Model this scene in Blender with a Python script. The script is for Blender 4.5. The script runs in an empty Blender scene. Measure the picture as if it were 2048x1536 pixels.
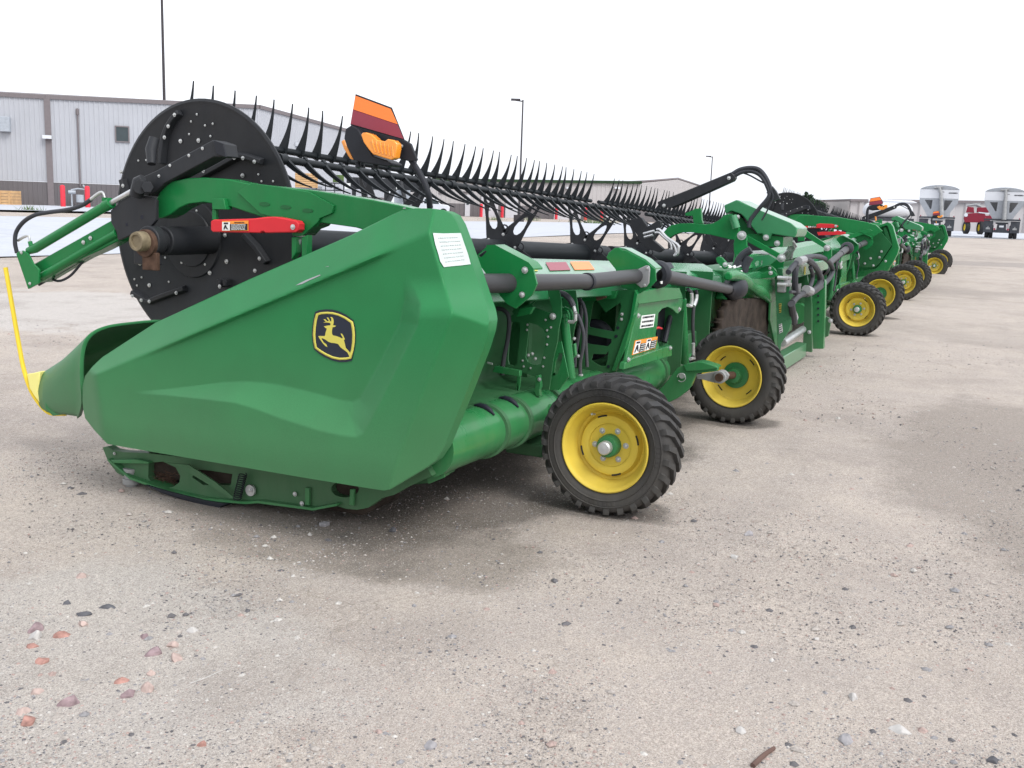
import bpy, bmesh, math, random
from math import sin, cos, tan, atan, radians as R, pi, sqrt, degrees
from mathutils import Vector as V, Matrix, noise
from mathutils.geometry import tessellate_polygon
import numpy as np
random.seed(7)
S = bpy.context.scene; COL = S.collection
# ---------------------------------------------------------------- camera
F = 2000.0; HC = 1.5; B0 = .035; YH = 383 + B0*1024
ROLL = atan(B0); PITCH = atan((768-YH)*cos(ROLL)/F); YAW = R(25.5696)
def _basis():
    fh = V((cos(YAW), sin(YAW), 0)); rh = V((sin(YAW), -cos(YAW), 0)); up = V((0, 0, 1))
    f = fh*cos(PITCH)-up*sin(PITCH); u = up*cos(PITCH)+fh*sin(PITCH)
    return f, rh*cos(ROLL)+u*sin(ROLL), u*cos(ROLL)-rh*sin(ROLL)
FW, RT, UP = _basis(); O = V((0, 0, HC))
cd = bpy.data.cameras.new('camera'); cam = bpy.data.objects.new('camera', cd); COL.objects.link(cam)
m3 = Matrix((RT, UP, -FW)).transposed(); cam.matrix_world = Matrix.Translation(O) @ m3.to_4x4()
cd.sensor_width = 36; cd.lens = 36*F/2048; cd.clip_start = .05; cd.clip_end = 3000
S.camera = cam
# ---------------------------------------------------------------- sky, sun, exposure
W = bpy.data.worlds.new('World'); S.world = W; W.use_nodes = True
nt = W.node_tree; nt.nodes.clear()
so = nt.nodes.new('ShaderNodeOutputWorld'); bg = nt.nodes.new('ShaderNodeBackground')
sk = nt.nodes.new('ShaderNodeTexSky'); sk.sky_type = 'NISHITA'; sk.sun_disc = False
sk.sun_elevation = R(48); sk.sun_rotation = R(200); sk.dust_density = 4; sk.air_density = 1.2
hs = nt.nodes.new('ShaderNodeHueSaturation'); hs.inputs['Saturation'].default_value = .12
mx = nt.nodes.new('ShaderNodeMixRGB'); mx.blend_type = 'ADD'; mx.inputs[0].default_value = 1
mx.inputs[2].default_value = (10.2, 10.6, 11.4, 1)      # even cloud layer on top of the thin blue sky
nt.links.new(sk.outputs[0], hs.inputs['Color']); nt.links.new(hs.outputs[0], mx.inputs[1])
nt.links.new(mx.outputs[0], bg.inputs[0]); bg.inputs[1].default_value = .083
nt.links.new(bg.outputs[0], so.inputs[0])
sd = bpy.data.lights.new('sun', 'SUN'); sd.energy = 1.4; sd.angle = R(25); sd.color = (1, .97, .93)
sun = bpy.data.objects.new('sun', sd); COL.objects.link(sun)
sdir = V((cos(R(48))*sin(R(200)), cos(R(48))*cos(R(200)), sin(R(48))))
sun.rotation_euler = sdir.to_track_quat('Z', 'Y').to_euler(); sun.location = (0, 0, 30)
S.view_settings.view_transform = 'Standard'; S.view_settings.look = 'None'
S.view_settings.exposure = 0.2; S.view_settings.gamma = 1
# ---------------------------------------------------------------- pixel -> world helpers
def ray(x, y): return FW + RT*((x-1024)/F) - UP*((y-768)/F)
def U(x, y, ax, val):
    d = ray(x, y); return O + d*((val-O[ax])/d[ax])
def UP_(x, y, p, n):
    d = ray(x, y); return O + d*((V(p)-O).dot(V(n))/d.dot(V(n)))
def PX(P):
    v = V(P)-O; z = v.dot(FW); return 1024+F*v.dot(RT)/z, 768-F*v.dot(UP)/z
def sst(a, b, x):
    t = min(1, max(0, (x-a)/(b-a))); return t*t*(3-2*t)
def gz(x, y): return .6*sst(24, 46, sqrt(x*x+y*y))
def G(px, py):
    d = ray(px, py); z = 0
    for _ in range(30):
        t = (z-HC)/d.z; p = O+d*t; z = z*.4+.6*gz(p.x, p.y)
    return V((p.x, p.y, z))
def D(px, py, depth): return O + ray(px, py)*depth
# ---------------------------------------------------------------- materials
MT = {}
def mat(name, col, rough=.5, metal=0, var=.12, vs=6, dust=0, bump=0, bs=80, spec=.2, coat=0, fine=0):
    m = bpy.data.materials.new(name); m.use_nodes = True; MT[name] = m
    n = m.node_tree; b = n.nodes['Principled BSDF']; L = n.links.new
    b.inputs['Roughness'].default_value = rough; b.inputs['Metallic'].default_value = metal
    b.inputs['Specular IOR Level'].default_value = spec
    b.inputs['Coat Weight'].default_value = coat; b.inputs['Coat Roughness'].default_value = .15
    geo = n.nodes.new('ShaderNodeNewGeometry')
    nz = n.nodes.new('ShaderNodeTexNoise'); nz.inputs['Scale'].default_value = vs; nz.inputs['Detail'].default_value = 6
    L(geo.outputs['Position'], nz.inputs['Vector'])
    rp = n.nodes.new('ShaderNodeValToRGB')
    rp.color_ramp.elements[0].position = .3; rp.color_ramp.elements[1].position = .7
    rp.color_ramp.elements[0].color = (*[c*(1-var) for c in col], 1); rp.color_ramp.elements[1].color = (*[min(1, c*(1+var)) for c in col], 1)
    L(nz.outputs['Fac'], rp.inputs[0]); out = rp.outputs[0]
    if dust:
        n2 = n.nodes.new('ShaderNodeTexNoise'); n2.inputs['Scale'].default_value = 6; n2.inputs['Detail'].default_value = 9; n2.inputs['Roughness'].default_value = .7
        mps = n.nodes.new('ShaderNodeMapping'); mps.inputs['Scale'].default_value = (1.6, 1.6, .35); L(geo.outputs['Position'], mps.inputs[0]); L(mps.outputs[0], n2.inputs['Vector'])
        sx = n.nodes.new('ShaderNodeSeparateXYZ'); L(geo.outputs['Position'], sx.inputs[0])
        mr = n.nodes.new('ShaderNodeMapRange'); mr.inputs[1].default_value = 1.0; mr.inputs[2].default_value = .15; mr.inputs[3].default_value = .25; mr.inputs[4].default_value = 1
        L(sx.outputs[2], mr.inputs[0])
        r2 = n.nodes.new('ShaderNodeMapRange'); r2.inputs[1].default_value = .35; r2.inputs[2].default_value = .75; r2.inputs[3].default_value = .2; r2.inputs[4].default_value = dust
        L(n2.outputs[0], r2.inputs[0])
        mu = n.nodes.new('ShaderNodeMath'); mu.operation = 'MULTIPLY'; L(mr.outputs[0], mu.inputs[0]); L(r2.outputs[0], mu.inputs[1])
        mi = n.nodes.new('ShaderNodeMixRGB'); mi.inputs[2].default_value = (.34, .31, .26, 1); L(mu.outputs[0], mi.inputs[0]); L(out, mi.inputs[1]); out = mi.outputs[0]
        ra = n.nodes.new('ShaderNodeMath'); ra.operation = 'MULTIPLY_ADD'; ra.inputs[1].default_value = .4; ra.inputs[2].default_value = rough; L(mu.outputs[0], ra.inputs[0]); L(ra.outputs[0], b.inputs['Roughness'])
    if fine:
        n3 = n.nodes.new('ShaderNodeTexNoise'); n3.inputs['Scale'].default_value = 260; n3.inputs['Detail'].default_value = 2
        L(geo.outputs['Position'], n3.inputs['Vector'])
        m3_ = n.nodes.new('ShaderNodeMixRGB'); m3_.blend_type = 'OVERLAY'; m3_.inputs[0].default_value = fine; L(out, m3_.inputs[1]); L(n3.outputs['Fac'], m3_.inputs[2]); out = m3_.outputs[0]
    L(out, b.inputs['Base Color'])
    if bump:
        n4 = n.nodes.new('ShaderNodeTexNoise'); n4.inputs['Scale'].default_value = bs; n4.inputs['Detail'].default_value = 4
        L(geo.outputs['Position'], n4.inputs['Vector'])
        bp = n.nodes.new('ShaderNodeBump'); bp.inputs['Strength'].default_value = bump; bp.inputs['Distance'].default_value = .004
        L(n4.outputs['Fac'], bp.inputs['Height']); L(bp.outputs[0], b.inputs['Normal'])
    return m
mat('shield_plastic', (.005, .165, .047), .34, var=.05, dust=.21, bump=.05, bs=300, fine=.15, spec=.16)
mat('green_paint', (.001, .165, .040), .24, var=.08, dust=.07, coat=.08)
mat('green_dark', (.001, .105, .028), .38, var=.1, dust=.14)
mat('green_pale', (.012, .19, .068), .22, var=.08, dust=.22, coat=.35, spec=.5)
mat('black_paint', (.014, .017, .023), .42, var=.15, dust=.1)
mat('black_plastic', (.02, .022, .028), .5, var=.15)
mat('reel_black', (.014, .017, .02), .5, var=.1)
mat('shaft_guard', (.032, .034, .04), .38, var=.08, dust=.1)
mat('rubber', (.010, .012, .017), .72, var=.35, vs=14, dust=.12, bump=.3)
mat('tyre_tread', (.013, .016, .022), .75, var=.3, vs=20, dust=.13, bump=.3)
mat('yellow_paint', (.72, .53, .025), .42, var=.1, dust=.26)
mat('yellow_plastic', (.8, .58, .05), .5, var=.04)
mat('pale_yellow', (.8, .74, .25), .6, var=.04)
mat('steel', (.55, .56, .57), .3, spec=.5, metal=.7, var=.1)
mat('zinc', (.52, .53, .53), .35, spec=.5, metal=.5, var=.15)
mat('cast_grey', (.30, .31, .32), .5, metal=.2, var=.15, dust=.2)
mat('tan_cap', (.19, .155, .10), .6, var=.25, vs=30)
mat('rust', (.085, .05, .035), .85, var=.4, vs=25, bump=.4)
mat('mud', (.034, .026, .021), .95, var=.5, vs=9, bump=.9, bs=40)
mat('red_paint', (.62, .03, .04), .4, var=.05)
mat('reflector_orange', (.95, .24, .06), .35, var=.03)
mat('reflector_red', (.27, .05, .075), .35, var=.05)
mat('amber_lens', (.85, .30, .03), .2, spec=.4, var=.04, coat=.6)
mat('paper', (.52, .57, .56), .8, var=.08, vs=14, bump=.5, bs=30)
mat('decal_white', (.75, .77, .75), .6, var=.04)
mat('decal_black', (.018, .02, .03), .5, var=.05)
mat('decal_orange', (.85, .30, .05), .5, var=.04)
mat('emblem_black', (.022, .027, .042), .4, var=.05)
mat('emblem_yellow', (.58, .52, .10), .45, var=.04)
mat('hose', (.03, .034, .045), .5, var=.15, dust=.1)
mat('belt', (.03, .03, .03), .8)
mat('wall_metal', (.39, .40, .43), .5, var=.03, vs=.5)
mat('wall_dark', (.13, .12, .125), .6, var=.05, vs=.5)
mat('wall_beige', (.40, .38, .38), .6, var=.03, vs=.5)
mat('trim_taupe', (.17, .15, .155), .6, var=.05)
mat('white_metal', (.60, .62, .66), .4, var=.04, vs=1)
mat('white_door', (.48, .48, .51), .5, var=.03)
mat('glass_dark', (.03, .045, .05), .12, spec=.5, var=.1)
mat('wood_box', (.52, .33, .17), .8, var=.15, vs=3)
mat('tarp_grey', (.30, .32, .35), .7, var=.06)
mat('truck_dark', (.05, .055, .065), .6, var=.2)
mat('sprayer_red', (.20, .02, .035), .4, var=.1)
mat('pole_dark', (.055, .05, .055), .5)
mat('bollard_red', (.62, .04, .06), .5)
mat('grey_tank', (.35, .38, .42), .5)
mat('leaf_dark', (.022, .045, .022), .8, var=.4, vs=.8)
mat('leaf_grey', (.06, .085, .06), .9, var=.3, vs=.8)
mat('weed', (.09, .14, .05), .9, var=.3)
mat('bark', (.09, .06, .04), .9)
mat('stick_brown', (.15, .095, .08), .9, var=.3)
# ---------------------------------------------------------------- mesh builder
MIR = None; ORG = {}
class MB:
    def __init__(s): s.v = []; s.f = []; s.mi = []; s.cur = 0
    def add(s, vs, fs):
        b = len(s.v); s.v += [V(p) for p in vs]
        for f in fs: s.f.append([b+i for i in f]); s.mi.append(s.cur)
        return s
    def mat(s, i): s.cur = i; return s
    def hexa(s, p):
        return s.add(p, [(0, 3, 2, 1), (4, 5, 6, 7), (0, 1, 5, 4), (1, 2, 6, 5), (2, 3, 7, 6), (3, 0, 4, 7)])
    def box(s, lo, hi):
        a, b = lo, hi
        return s.hexa([(a[0], a[1], a[2]), (b[0], a[1], a[2]), (b[0], b[1], a[2]), (a[0], b[1], a[2]), (a[0], a[1], b[2]), (b[0], a[1], b[2]), (b[0], b[1], b[2]), (a[0], b[1], b[2])])
    def obox(s, c, ax, ay, az):   # centre and three half vectors
        c, ax, ay, az = V(c), V(ax), V(ay), V(az)
        return s.hexa([c-ax-ay-az, c+ax-ay-az, c+ax+ay-az, c-ax+ay-az, c-ax-ay+az, c+ax-ay+az, c+ax+ay+az, c-ax+ay+az])
    def prism(s, pts, vec, holes=()):
        pts = [V(p) for p in pts]; vec = V(vec); loops = [pts]+[[V(q) for q in h] for h in holes]
        allp = [q for l in loops for q in l]; n = len(allp)
        tr = tessellate_polygon(loops)
        fs = [tuple(t) for t in tr]+[tuple(i+n for i in reversed(t)) for t in tr]
        o = 0
        for l in loops:
            k = len(l)
            for i in range(k): j = (i+1) % k; fs.append((o+i, o+j, o+j+n, o+i+n))
            o += k
        return s.add(allp+[q+vec for q in allp], fs)
    def ngon(s, pts, vec):
        pts = [V(p) for p in pts]; n = len(pts); vec = V(vec)
        fs = [tuple(range(n)), tuple(range(2*n-1, n-1, -1))]+[(i, (i+1) % n, (i+1) % n+n, i+n) for i in range(n)]
        return s.add(pts+[q+vec for q in pts], fs)
    def rings(s, rg, closed=True, caps=True):
        n = len(rg[0]); vs = [q for r_ in rg for q in r_]; fs = []
        for k in range(len(rg)-1):
            for i in range(n if closed else n-1):
                j = (i+1) % n; fs.append((k*n+i, k*n+j, (k+1)*n+j, (k+1)*n+i))
        if caps and closed: fs.append(tuple(reversed(range(n)))); fs.append(tuple((len(rg)-1)*n+i for i in range(n)))
        return s.add(vs, fs)
    def tube(s, pts, r, n=10, sm=0, caps=True):
        pts = [V(p) for p in pts]; rs = r if isinstance(r, (list, tuple)) else [r]*len(pts)
        if sm and len(pts) > 2:
            q = []; qr = []
            P = [pts[0]*2-pts[1]]+pts+[pts[-1]*2-pts[-2]]
            for i in range(1, len(P)-2):
                for k in range(sm):
                    t = k/sm; a, b, c, d = P[i-1], P[i], P[i+1], P[i+2]
                    q.append(.5*((2*b)+(c-a)*t+(2*a-5*b+4*c-d)*t*t+(3*b-a-3*c+d)*t**3)); qr.append(rs[i-1]*(1-t)+rs[i]*t)
            q.append(pts[-1]); qr.append(rs[-1]); pts, rs = q, qr
        rg = []; pn = None
        for i, p in enumerate(pts):
            d = (pts[min(i+1, len(pts)-1)]-pts[max(i-1, 0)]).normalized()
            if pn is None:
                a = V((0, 0, 1)) if abs(d.z) < .9 else V((1, 0, 0)); pn = d.cross(a).normalized()
            else: pn = (pn-d*pn.dot(d)).normalized()
            b = d.cross(pn)
            rg.append([p+(pn*cos(2*pi*k/n)+b*sin(2*pi*k/n))*rs[i] for k in range(n)])
        return s.rings(rg, True, caps)
    def cyl(s, a, b, r, n=20, r2=None): return s.tube([a, b], [r, r if r2 is None else r2], n)
    def lathe(s, prof, c, ax, n=48):     # prof = (along, radius)
        c = V(c); ax = V(ax).normalized(); a = V((0, 0, 1)) if abs(ax.z) < .9 else V((1, 0, 0)); p = ax.cross(a).normalized(); q = ax.cross(p)
        return s.rings([[c+ax*t+(p*cos(2*pi*k/n)+q*sin(2*pi*k/n))*r_ for k in range(n)] for t, r_ in prof], True, False)
    def build(s, name, m, parent=None, smooth=35, bevel=0, org=None, solid=0):
        vs = s.v; fs = s.f
        if MIR is not None: vs = [V((2*MIR-p.x, p.y, p.z)) for p in vs]; fs = [list(reversed(f)) for f in fs]
        if parent is not None and org is None: org = ORG.get(parent.name, V((0, 0, 0)))
        o3 = V(org) if org is not None else V((0, 0, 0))
        me = bpy.data.meshes.new(name); me.from_pydata([tuple(p-o3) for p in vs], [], fs)
        ms = m if isinstance(m, (list, tuple)) else [m]
        for k in ms: me.materials.append(MT[k] if isinstance(k, str) else k)
        if len(ms) > 1: me.polygons.foreach_set('material_index', s.mi)
        bm = bmesh.new(); bm.from_mesh(me); bmesh.ops.recalc_face_normals(bm, faces=bm.faces); bm.to_mesh(me); bm.free()
        me.polygons.foreach_set('use_smooth', [True]*len(me.polygons)); me.set_sharp_from_angle(angle=R(smooth))
        ob = bpy.data.objects.new(name, me); COL.objects.link(ob)
        if parent is not None: ob.parent = parent; ORG[ob.name] = o3
        else: ob.location = o3; ORG[ob.name] = o3
        if solid: md = ob.modifiers.new('s', 'SOLIDIFY'); md.thickness = solid; md.offset = 0
        if bevel: md = ob.modifiers.new('b', 'BEVEL'); md.width = bevel; md.segments = 2; md.limit_method = 'ANGLE'; md.angle_limit = R(50)
        return ob
def tag(o, label=None, cat=None, group=None, kind=None):
    if label: o['label'] = label
    if cat: o['category'] = cat
    if group: o['group'] = group
    if kind: o['kind'] = kind
    return o
def thing(name, loc, label, cat, group=None):
    o = bpy.data.objects.new(name, None); COL.objects.link(o); o.location = loc; o.empty_display_size = .2
    ORG[o.name] = V(loc); return tag(o, label, cat, group)
def inst(me, name, parent, p, rot=None, scale=1, mods=None):
    p = V(p)
    if MIR is not None: p = V((2*MIR-p.x, p.y, p.z))
    o = bpy.data.objects.new(name, me); COL.objects.link(o); o.parent = parent
    o.location = p-ORG[parent.name]; ORG[o.name] = p
    if rot is not None: o.rotation_euler = rot
    o.scale = (scale,)*3 if not isinstance(scale, tuple) else scale
    return o
def xp(pts, X): return [U(x, y, 0, X) for x, y in pts]
def yp(pts, Y): return [U(x, y, 1, Y) for x, y in pts]
def plate(name, pts, X, th, m, parent, holes=(), bevel=.003, smooth=35):
    b = MB().prism(xp(pts, X), (th, 0, 0), [xp(h, X) for h in holes])
    return b.build(name, m, parent, smooth=smooth, bevel=0 if holes else bevel)
def ell(cx, cy, rx, ry, n=14, a=0):
    return [(cx+rx*cos(t)*cos(a)-ry*sin(t)*sin(a), cy+rx*cos(t)*sin(a)+ry*sin(t)*cos(a)) for t in [2*pi*k/n for k in range(n)]]
def sc(pts, x0, y0, s): return [(x0+u/s, y0+v/s) for u, v in pts]
# bolt: axis along -X
def boltmesh():
    b = MB(); b.lathe([(.0, .0001), (0, 1.25), (-.25, 1.25), (-.25, .0001)], (0, 0, 0), (1, 0, 0), 14)
    b.lathe([(-.25, .85), (-.9, .8), (-1.0, .6), (-1.0, .0001)], (0, 0, 0), (1, 0, 0), 6)
    o = b.build('bolt', 'zinc'); me = o.data; bpy.data.objects.remove(o); return me
BOLT = boltmesh()
def bolt(parent, px, py, X, r=.011): return inst(BOLT, 'bolt', parent, U(px, py, 0, X), scale=r*(.66 if X < 8 else .58))
exec_parts = []
# ================================================================= WHEEL PARTS
def wheel_meshes():
    out = {}
    b = MB()
    prof = [(-.085, .222), (-.1, .228), (-.113, .245), (-.119, .275), (-.118, .30), (-.108, .322), (-.085, .334), (0, .338), (.085, .334), (.108, .322), (.118, .30), (.119, .275), (.113, .245), (.1, .228), (.085, .222)]
    b.lathe(prof, (0, 0, 0), (1, 0, 0), 72)
    b.lathe([(-.1155, .262), (-.1225, .266), (-.1155, .27)], (0, 0, 0), (1, 0, 0), 72)
    b.lathe([(-.1175, .296), (-.123, .299), (-.1165, .302)], (0, 0, 0), (1, 0, 0), 72)
    for c0_, nn2 in ((.4, 9), (3.5, 11), (2.0, 5)):
        for k in range(nn2):
            a = c0_+k*.085; 
            for sx in (-1, 1): b.obox((sx*.1185, .281*cos(a), .281*sin(a)), (.0022, 0, 0), (0, -sin(a)*.007, cos(a)*.007), (0, cos(a)*.010, sin(a)*.010))
    b.mat(1)
    n = 27
    for sgn in (-1, 1):
        for k in range(n):
            a0 = 2*pi*(k+(0 if sgn < 0 else .5))/n
            def P(x, a, r): return V((x*sgn, r*cos(a0+a*sgn), r*sin(a0+a*sgn)))
            da = .055
            for (x1, s1, x2, s2, r1, r2) in ((.004, -.17, .07, .0, .357, .357), (.07, .0, .116, .07, .357, .338), (.116, .07, .121, .076, .338, .316)):
                q = []
                for r_, off in ((0, 1), (1, 0)):
                    for (x, s_, rr) in ((x1, s1, r1), (x2, s2, r2)):
                        base = (.326 if abs(x) < .1 else (.315 if x < .12 else .292)) if r_ == 0 else rr
                        q.append((x if not (r_ == 0 and x > .1) else x-.012, s_, base))
                lo1, lo2, hi1, hi2 = q
                b.hexa([P(lo1[0], lo1[1]-da, lo1[2]), P(lo2[0], lo2[1]-da, lo2[2]), P(lo2[0], lo2[1]+da, lo2[2]), P(lo1[0], lo1[1]+da, lo1[2]),
                        P(hi1[0], hi1[1]-da*.8, hi1[2]), P(hi2[0], hi2[1]-da*.8, hi2[2]), P(hi2[0], hi2[1]+da*.8, hi2[2]), P(hi1[0], hi1[1]+da*.8, hi1[2])])
    out['tyre'] = (b, ['rubber', 'tyre_tread'])
    b = MB()
    b.lathe([(-.085, .221), (-.108, .229), (-.113, .223), (-.108, .214), (-.09, .206), (-.078, .204), (-.06, .19), (-.03, .184), (-.012, .178), (-.006, .165), (-.02, .158), (-.035, .15), (-.04, .125), (-.034, .112), (-.022, .108), (-.018, .04), (-.01, .0001)], (0, 0, 0), (1, 0, 0), 64)
    b.lathe([(.085, .221), (.108, .229), (.113, .223), (.108, .214), (.09, .206), (.078, .204), (.06, .19), (.02, .184), (.008, .165), (-.0, .15), (-.004, .12), (-.008, .04), (-.006, .0001)], (0, 0, 0), (1, 0, 0), 64)
    out['wheel'] = (b, 'yellow_paint')
    b = MB()
    b.lathe([(-.0, .058), (-.07, .056), (-.078, .05), (-.08, .0001)], (0, 0, 0), (1, 0, 0), 32)
    b.lathe([(-.0, .096), (.018, .096), (.02, .06), (.07, .05), (.075, .0001)], (0, 0, 0), (1, 0, 0), 40)
    out['hub'] = (b, 'green_paint')
    b = MB(); b.lathe([(-.07, .034), (-.115, .034), (-.122, .028), (-.124, .0001)], (0, 0, 0), (1, 0, 0), 28)
    out['hub_cap'] = (b, 'zinc')
    b = MB()
    for k in range(4):
        a = 2*pi*k/4+.3
        for sx, rr in ((-.0355, .152), (.006, .158)):
            for q in range(4):
                t = a-.16+.08*q
                b.cyl((sx, rr*cos(t), rr*sin(t)), (sx*1.0, rr*cos(t+.08), rr*sin(t+.08)), .0045, 6)
    out['rim_slot'] = (b, 'decal_black')
    b = MB(); b.cyl((-.05, .172, .02), (-.088, .178, .022), .0055, 10); out['valve_stem'] = (b, 'zinc')
    res = {}
    for k, (bb, m) in out.items():
        o = bb.build(k, m, smooth=40, bevel=0); res[k] = o.data; bpy.data.objects.remove(o)
    return res
WM = wheel_meshes()
def wheel(parent, p, flip=False, tilt=0):
    global MIR
    rot = (random.uniform(0, 3), 0, pi if flip else 0)
    w = inst(WM['wheel'], 'wheel', parent, p, None)
    w.rotation_euler = (rot[0], 0, rot[2]+tilt)
    for k in ('tyre', 'hub', 'hub_cap', 'rim_slot', 'valve_stem'):
        o = bpy.data.objects.new(k, WM[k]); COL.objects.link(o); o.parent = w
    for k in range(6):
        a = 2*pi*k/6; o = bpy.data.objects.new('wheel_bolt', BOLT); COL.objects.link(o); o.parent = w
        o.location = (-.02, .082*cos(a), .082*sin(a)); o.scale = (.012,)*3
    return w
# ================================================================= END SHIELD
XS = 3.5
def plane3(a, b, c):
    n = (b-a).cross(c-a).normalized()
    if n.dot(a-O) > 0: n = -n
    return a, n
S_ = lambda x, y, dx=0: U(x, y, 0, XS+dx)
PL = [(S_(500, 700), V((-1, 0, 0))),
      plane3(S_(844, 418), S_(905, 626), S_(978, 628, .26)),
      plane3(S_(905, 626), S_(775, 975), S_(895, 890, .26)),
      plane3(S_(240, 728), S_(800, 490), S_(600, 524, .11)),
      plane3(S_(176, 852), S_(549, 905), S_(400, 950, .03)),
      plane3(S_(188, 740), S_(205, 870), S_(165, 800, .10))]
KS = (0, .0045, .0045, .006, .006, .018)
UC = [(255, 784), (330, 779), (400, 771), (450, 765), (490, 763), (530, 766), (560, 770), (600, 779), (640, 789), (680, 800), (705, 804), (718, 798), (732, 775), (760, 725), (800, 645), (809, 600), (806, 560), (800, 548)]
LC = [(255, 786), (330, 790), (400, 797), (470, 805), (510, 817), (560, 836), (600, 849), (640, 861), (680, 870), (712, 874), (728, 866), (745, 835), (790, 745), (836, 650), (842, 610), (830, 580), (806, 540)]
def dpoly(p, L):
    best = 1e9
    for a, b in zip(L, L[1:]):
        ax, ay = a; bx, by = b; dx, dy = bx-ax, by-ay
        t = max(0, min(1, ((p[0]-ax)*dx+(p[1]-ay)*dy)/(dx*dx+dy*dy)))
        best = min(best, (p[0]-ax-t*dx)**2+(p[1]-ay-t*dy)**2)
    return sqrt(best)
def inside(p, L):
    c = False; n = len(L)
    for i in range(n):
        (x1, y1), (x2, y2) = L[i], L[(i+1) % n]
        if (y1 > p[1]) != (y2 > p[1]) and p[0] < (x2-x1)*(p[1]-y1)/(y2-y1)+x1: c = not c
    return c
BAND = UC+LC[::-1]; INNER = UC+[(800, 300), (255, 500)]
def emb(x, y):
    mag = .10*sst(262, 470, x)*sst(530, 620, y+max(0, (x-400))*0)
    if x > 846: mag *= 1-sst(846, 900, x)*0
    if y < 640: mag *= sst(545, 640, y)
    p = (x, y)
    if inside(p, BAND):
        a, b = dpoly(p, UC), dpoly(p, LC); w = a/(a+b+1e-6)
    elif inside(p, INNER) or x < 255 and y < 785: w = 0
    else: w = 1
    yl = 731-(x-240)*.4232; d = y-yl
    top = .032*sst(262, 400, x)*(1-sst(735, 800, x))*(1-sst(-1, 8, d))
    return -mag*w-top
def sh_t(x, y):
    d = ray(x, y); t0 = None
    for (a, n), k in zip(PL, KS):
        dn = d.dot(n)
        if dn > -1e-4: continue
        t = (a-O).dot(n)/dn
        if t0 is None: t0 = t
        else:
            h = max(0, k*2.2-abs(t-t0)); t0 = max(t, t0)+h*h/(4*k*2.2)
    # narrow groove line near the top and near the base
    return t0+emb(x, y)+.012*sst(170, 300, x)*sst(0, 1, 1)*0
def shp(x, y, off=0): t = sh_t(x, y)-off; return O+ray(x, y)*t
TOPC = [(165, 775), (170, 752), (185, 733), (205, 714), (310, 646), (500, 558), (700, 471), (780, 431), (805, 420), (830, 416.5), (862, 417), (888, 420), (903, 428), (914, 446), (925, 475), (950, 545), (972, 610), (977, 625), (979, 640)]
BOTC = [(165, 780), (165, 812), (170, 836), (190, 862), (215, 888), (300, 903), (430, 925), (600, 954), (740, 977), (768, 981), (783, 978), (850, 938), (868, 925), (885, 900), (893, 880), (930, 790), (965, 700), (977, 660), (979, 642)]
def lerpc(C, s):
    L = [0]
    for a, b in zip(C, C[1:]): L.append(L[-1]+sqrt((a[0]-b[0])**2+(a[1]-b[1])**2))
    s *= L[-1]
    for i in range(len(C)-1):
        if s <= L[i+1] or i == len(C)-2:
            t = (s-L[i])/(L[i+1]-L[i]); return (C[i][0]+(C[i+1][0]-C[i][0])*t, C[i][1]+(C[i+1][1]-C[i][1])*t)
def colc(C, x):   # y on a curve monotone in x
    for a, b in zip(C, C[1:]):
        if a[0] <= x <= b[0] and b[0] > a[0]: return a[1]+(b[1]-a[1])*(x-a[0])/(b[0]-a[0])
    return C[-1][1]
def end_shield(root):
    xs = [165+.01]+[165+814*(k/300) for k in range(1, 300)]+[978.9]
    N = 165; vs = []; fs = []
    tm = [p for p in TOPC]; bm_ = [p for p in BOTC]
    for x in xs:
        yt, yb = colc(tm, x), colc(bm_, x)
        if x < 166: yt, yb = 775, 805
        for j in range(N+1):
            vs.append(shp(x, yt+(yb-yt)*j/N))
    nx = len(xs); M = N+1
    for i in range(nx-1):
        for j in range(N): fs.append((i*M+j, (i+1)*M+j, (i+1)*M+j+1, i*M+j+1))
    # return flange around the outline
    loop = [i*M for i in range(nx)]+[(nx-1)*M+j for j in range(1, M)]+[i*M+N for i in range(nx-2, -1, -1)]+[j for j in range(N-1, 0, -1)]
    cen = sum((vs[i] for i in loop), V((0, 0, 0)))/len(loop); base = len(vs)
    for dx, sh in ((.03, .004), (.09, .008)):
        for i in loop:
            p = vs[i]; q = p.lerp(V((p.x, cen.y, cen.z)), sh); q.x = p.x+dx; vs.append(q)
    n = len(loop)
    for k in range(n):
        l = (k+1) % n
        fs.append((loop[k], loop[l], base+l, base+k)); fs.append((base+k, base+l, base+n+l, base+n+k))
    b = MB(); b.add(vs, fs); o = b.build('end_shield', 'shield_plastic', root, smooth=60)
    me = o.data; me.polygons.foreach_set('use_smooth', [True]*len(me.polygons))
    return o
def onsh(pts, off): return [shp(x, y, off) for x, y in pts]
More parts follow.
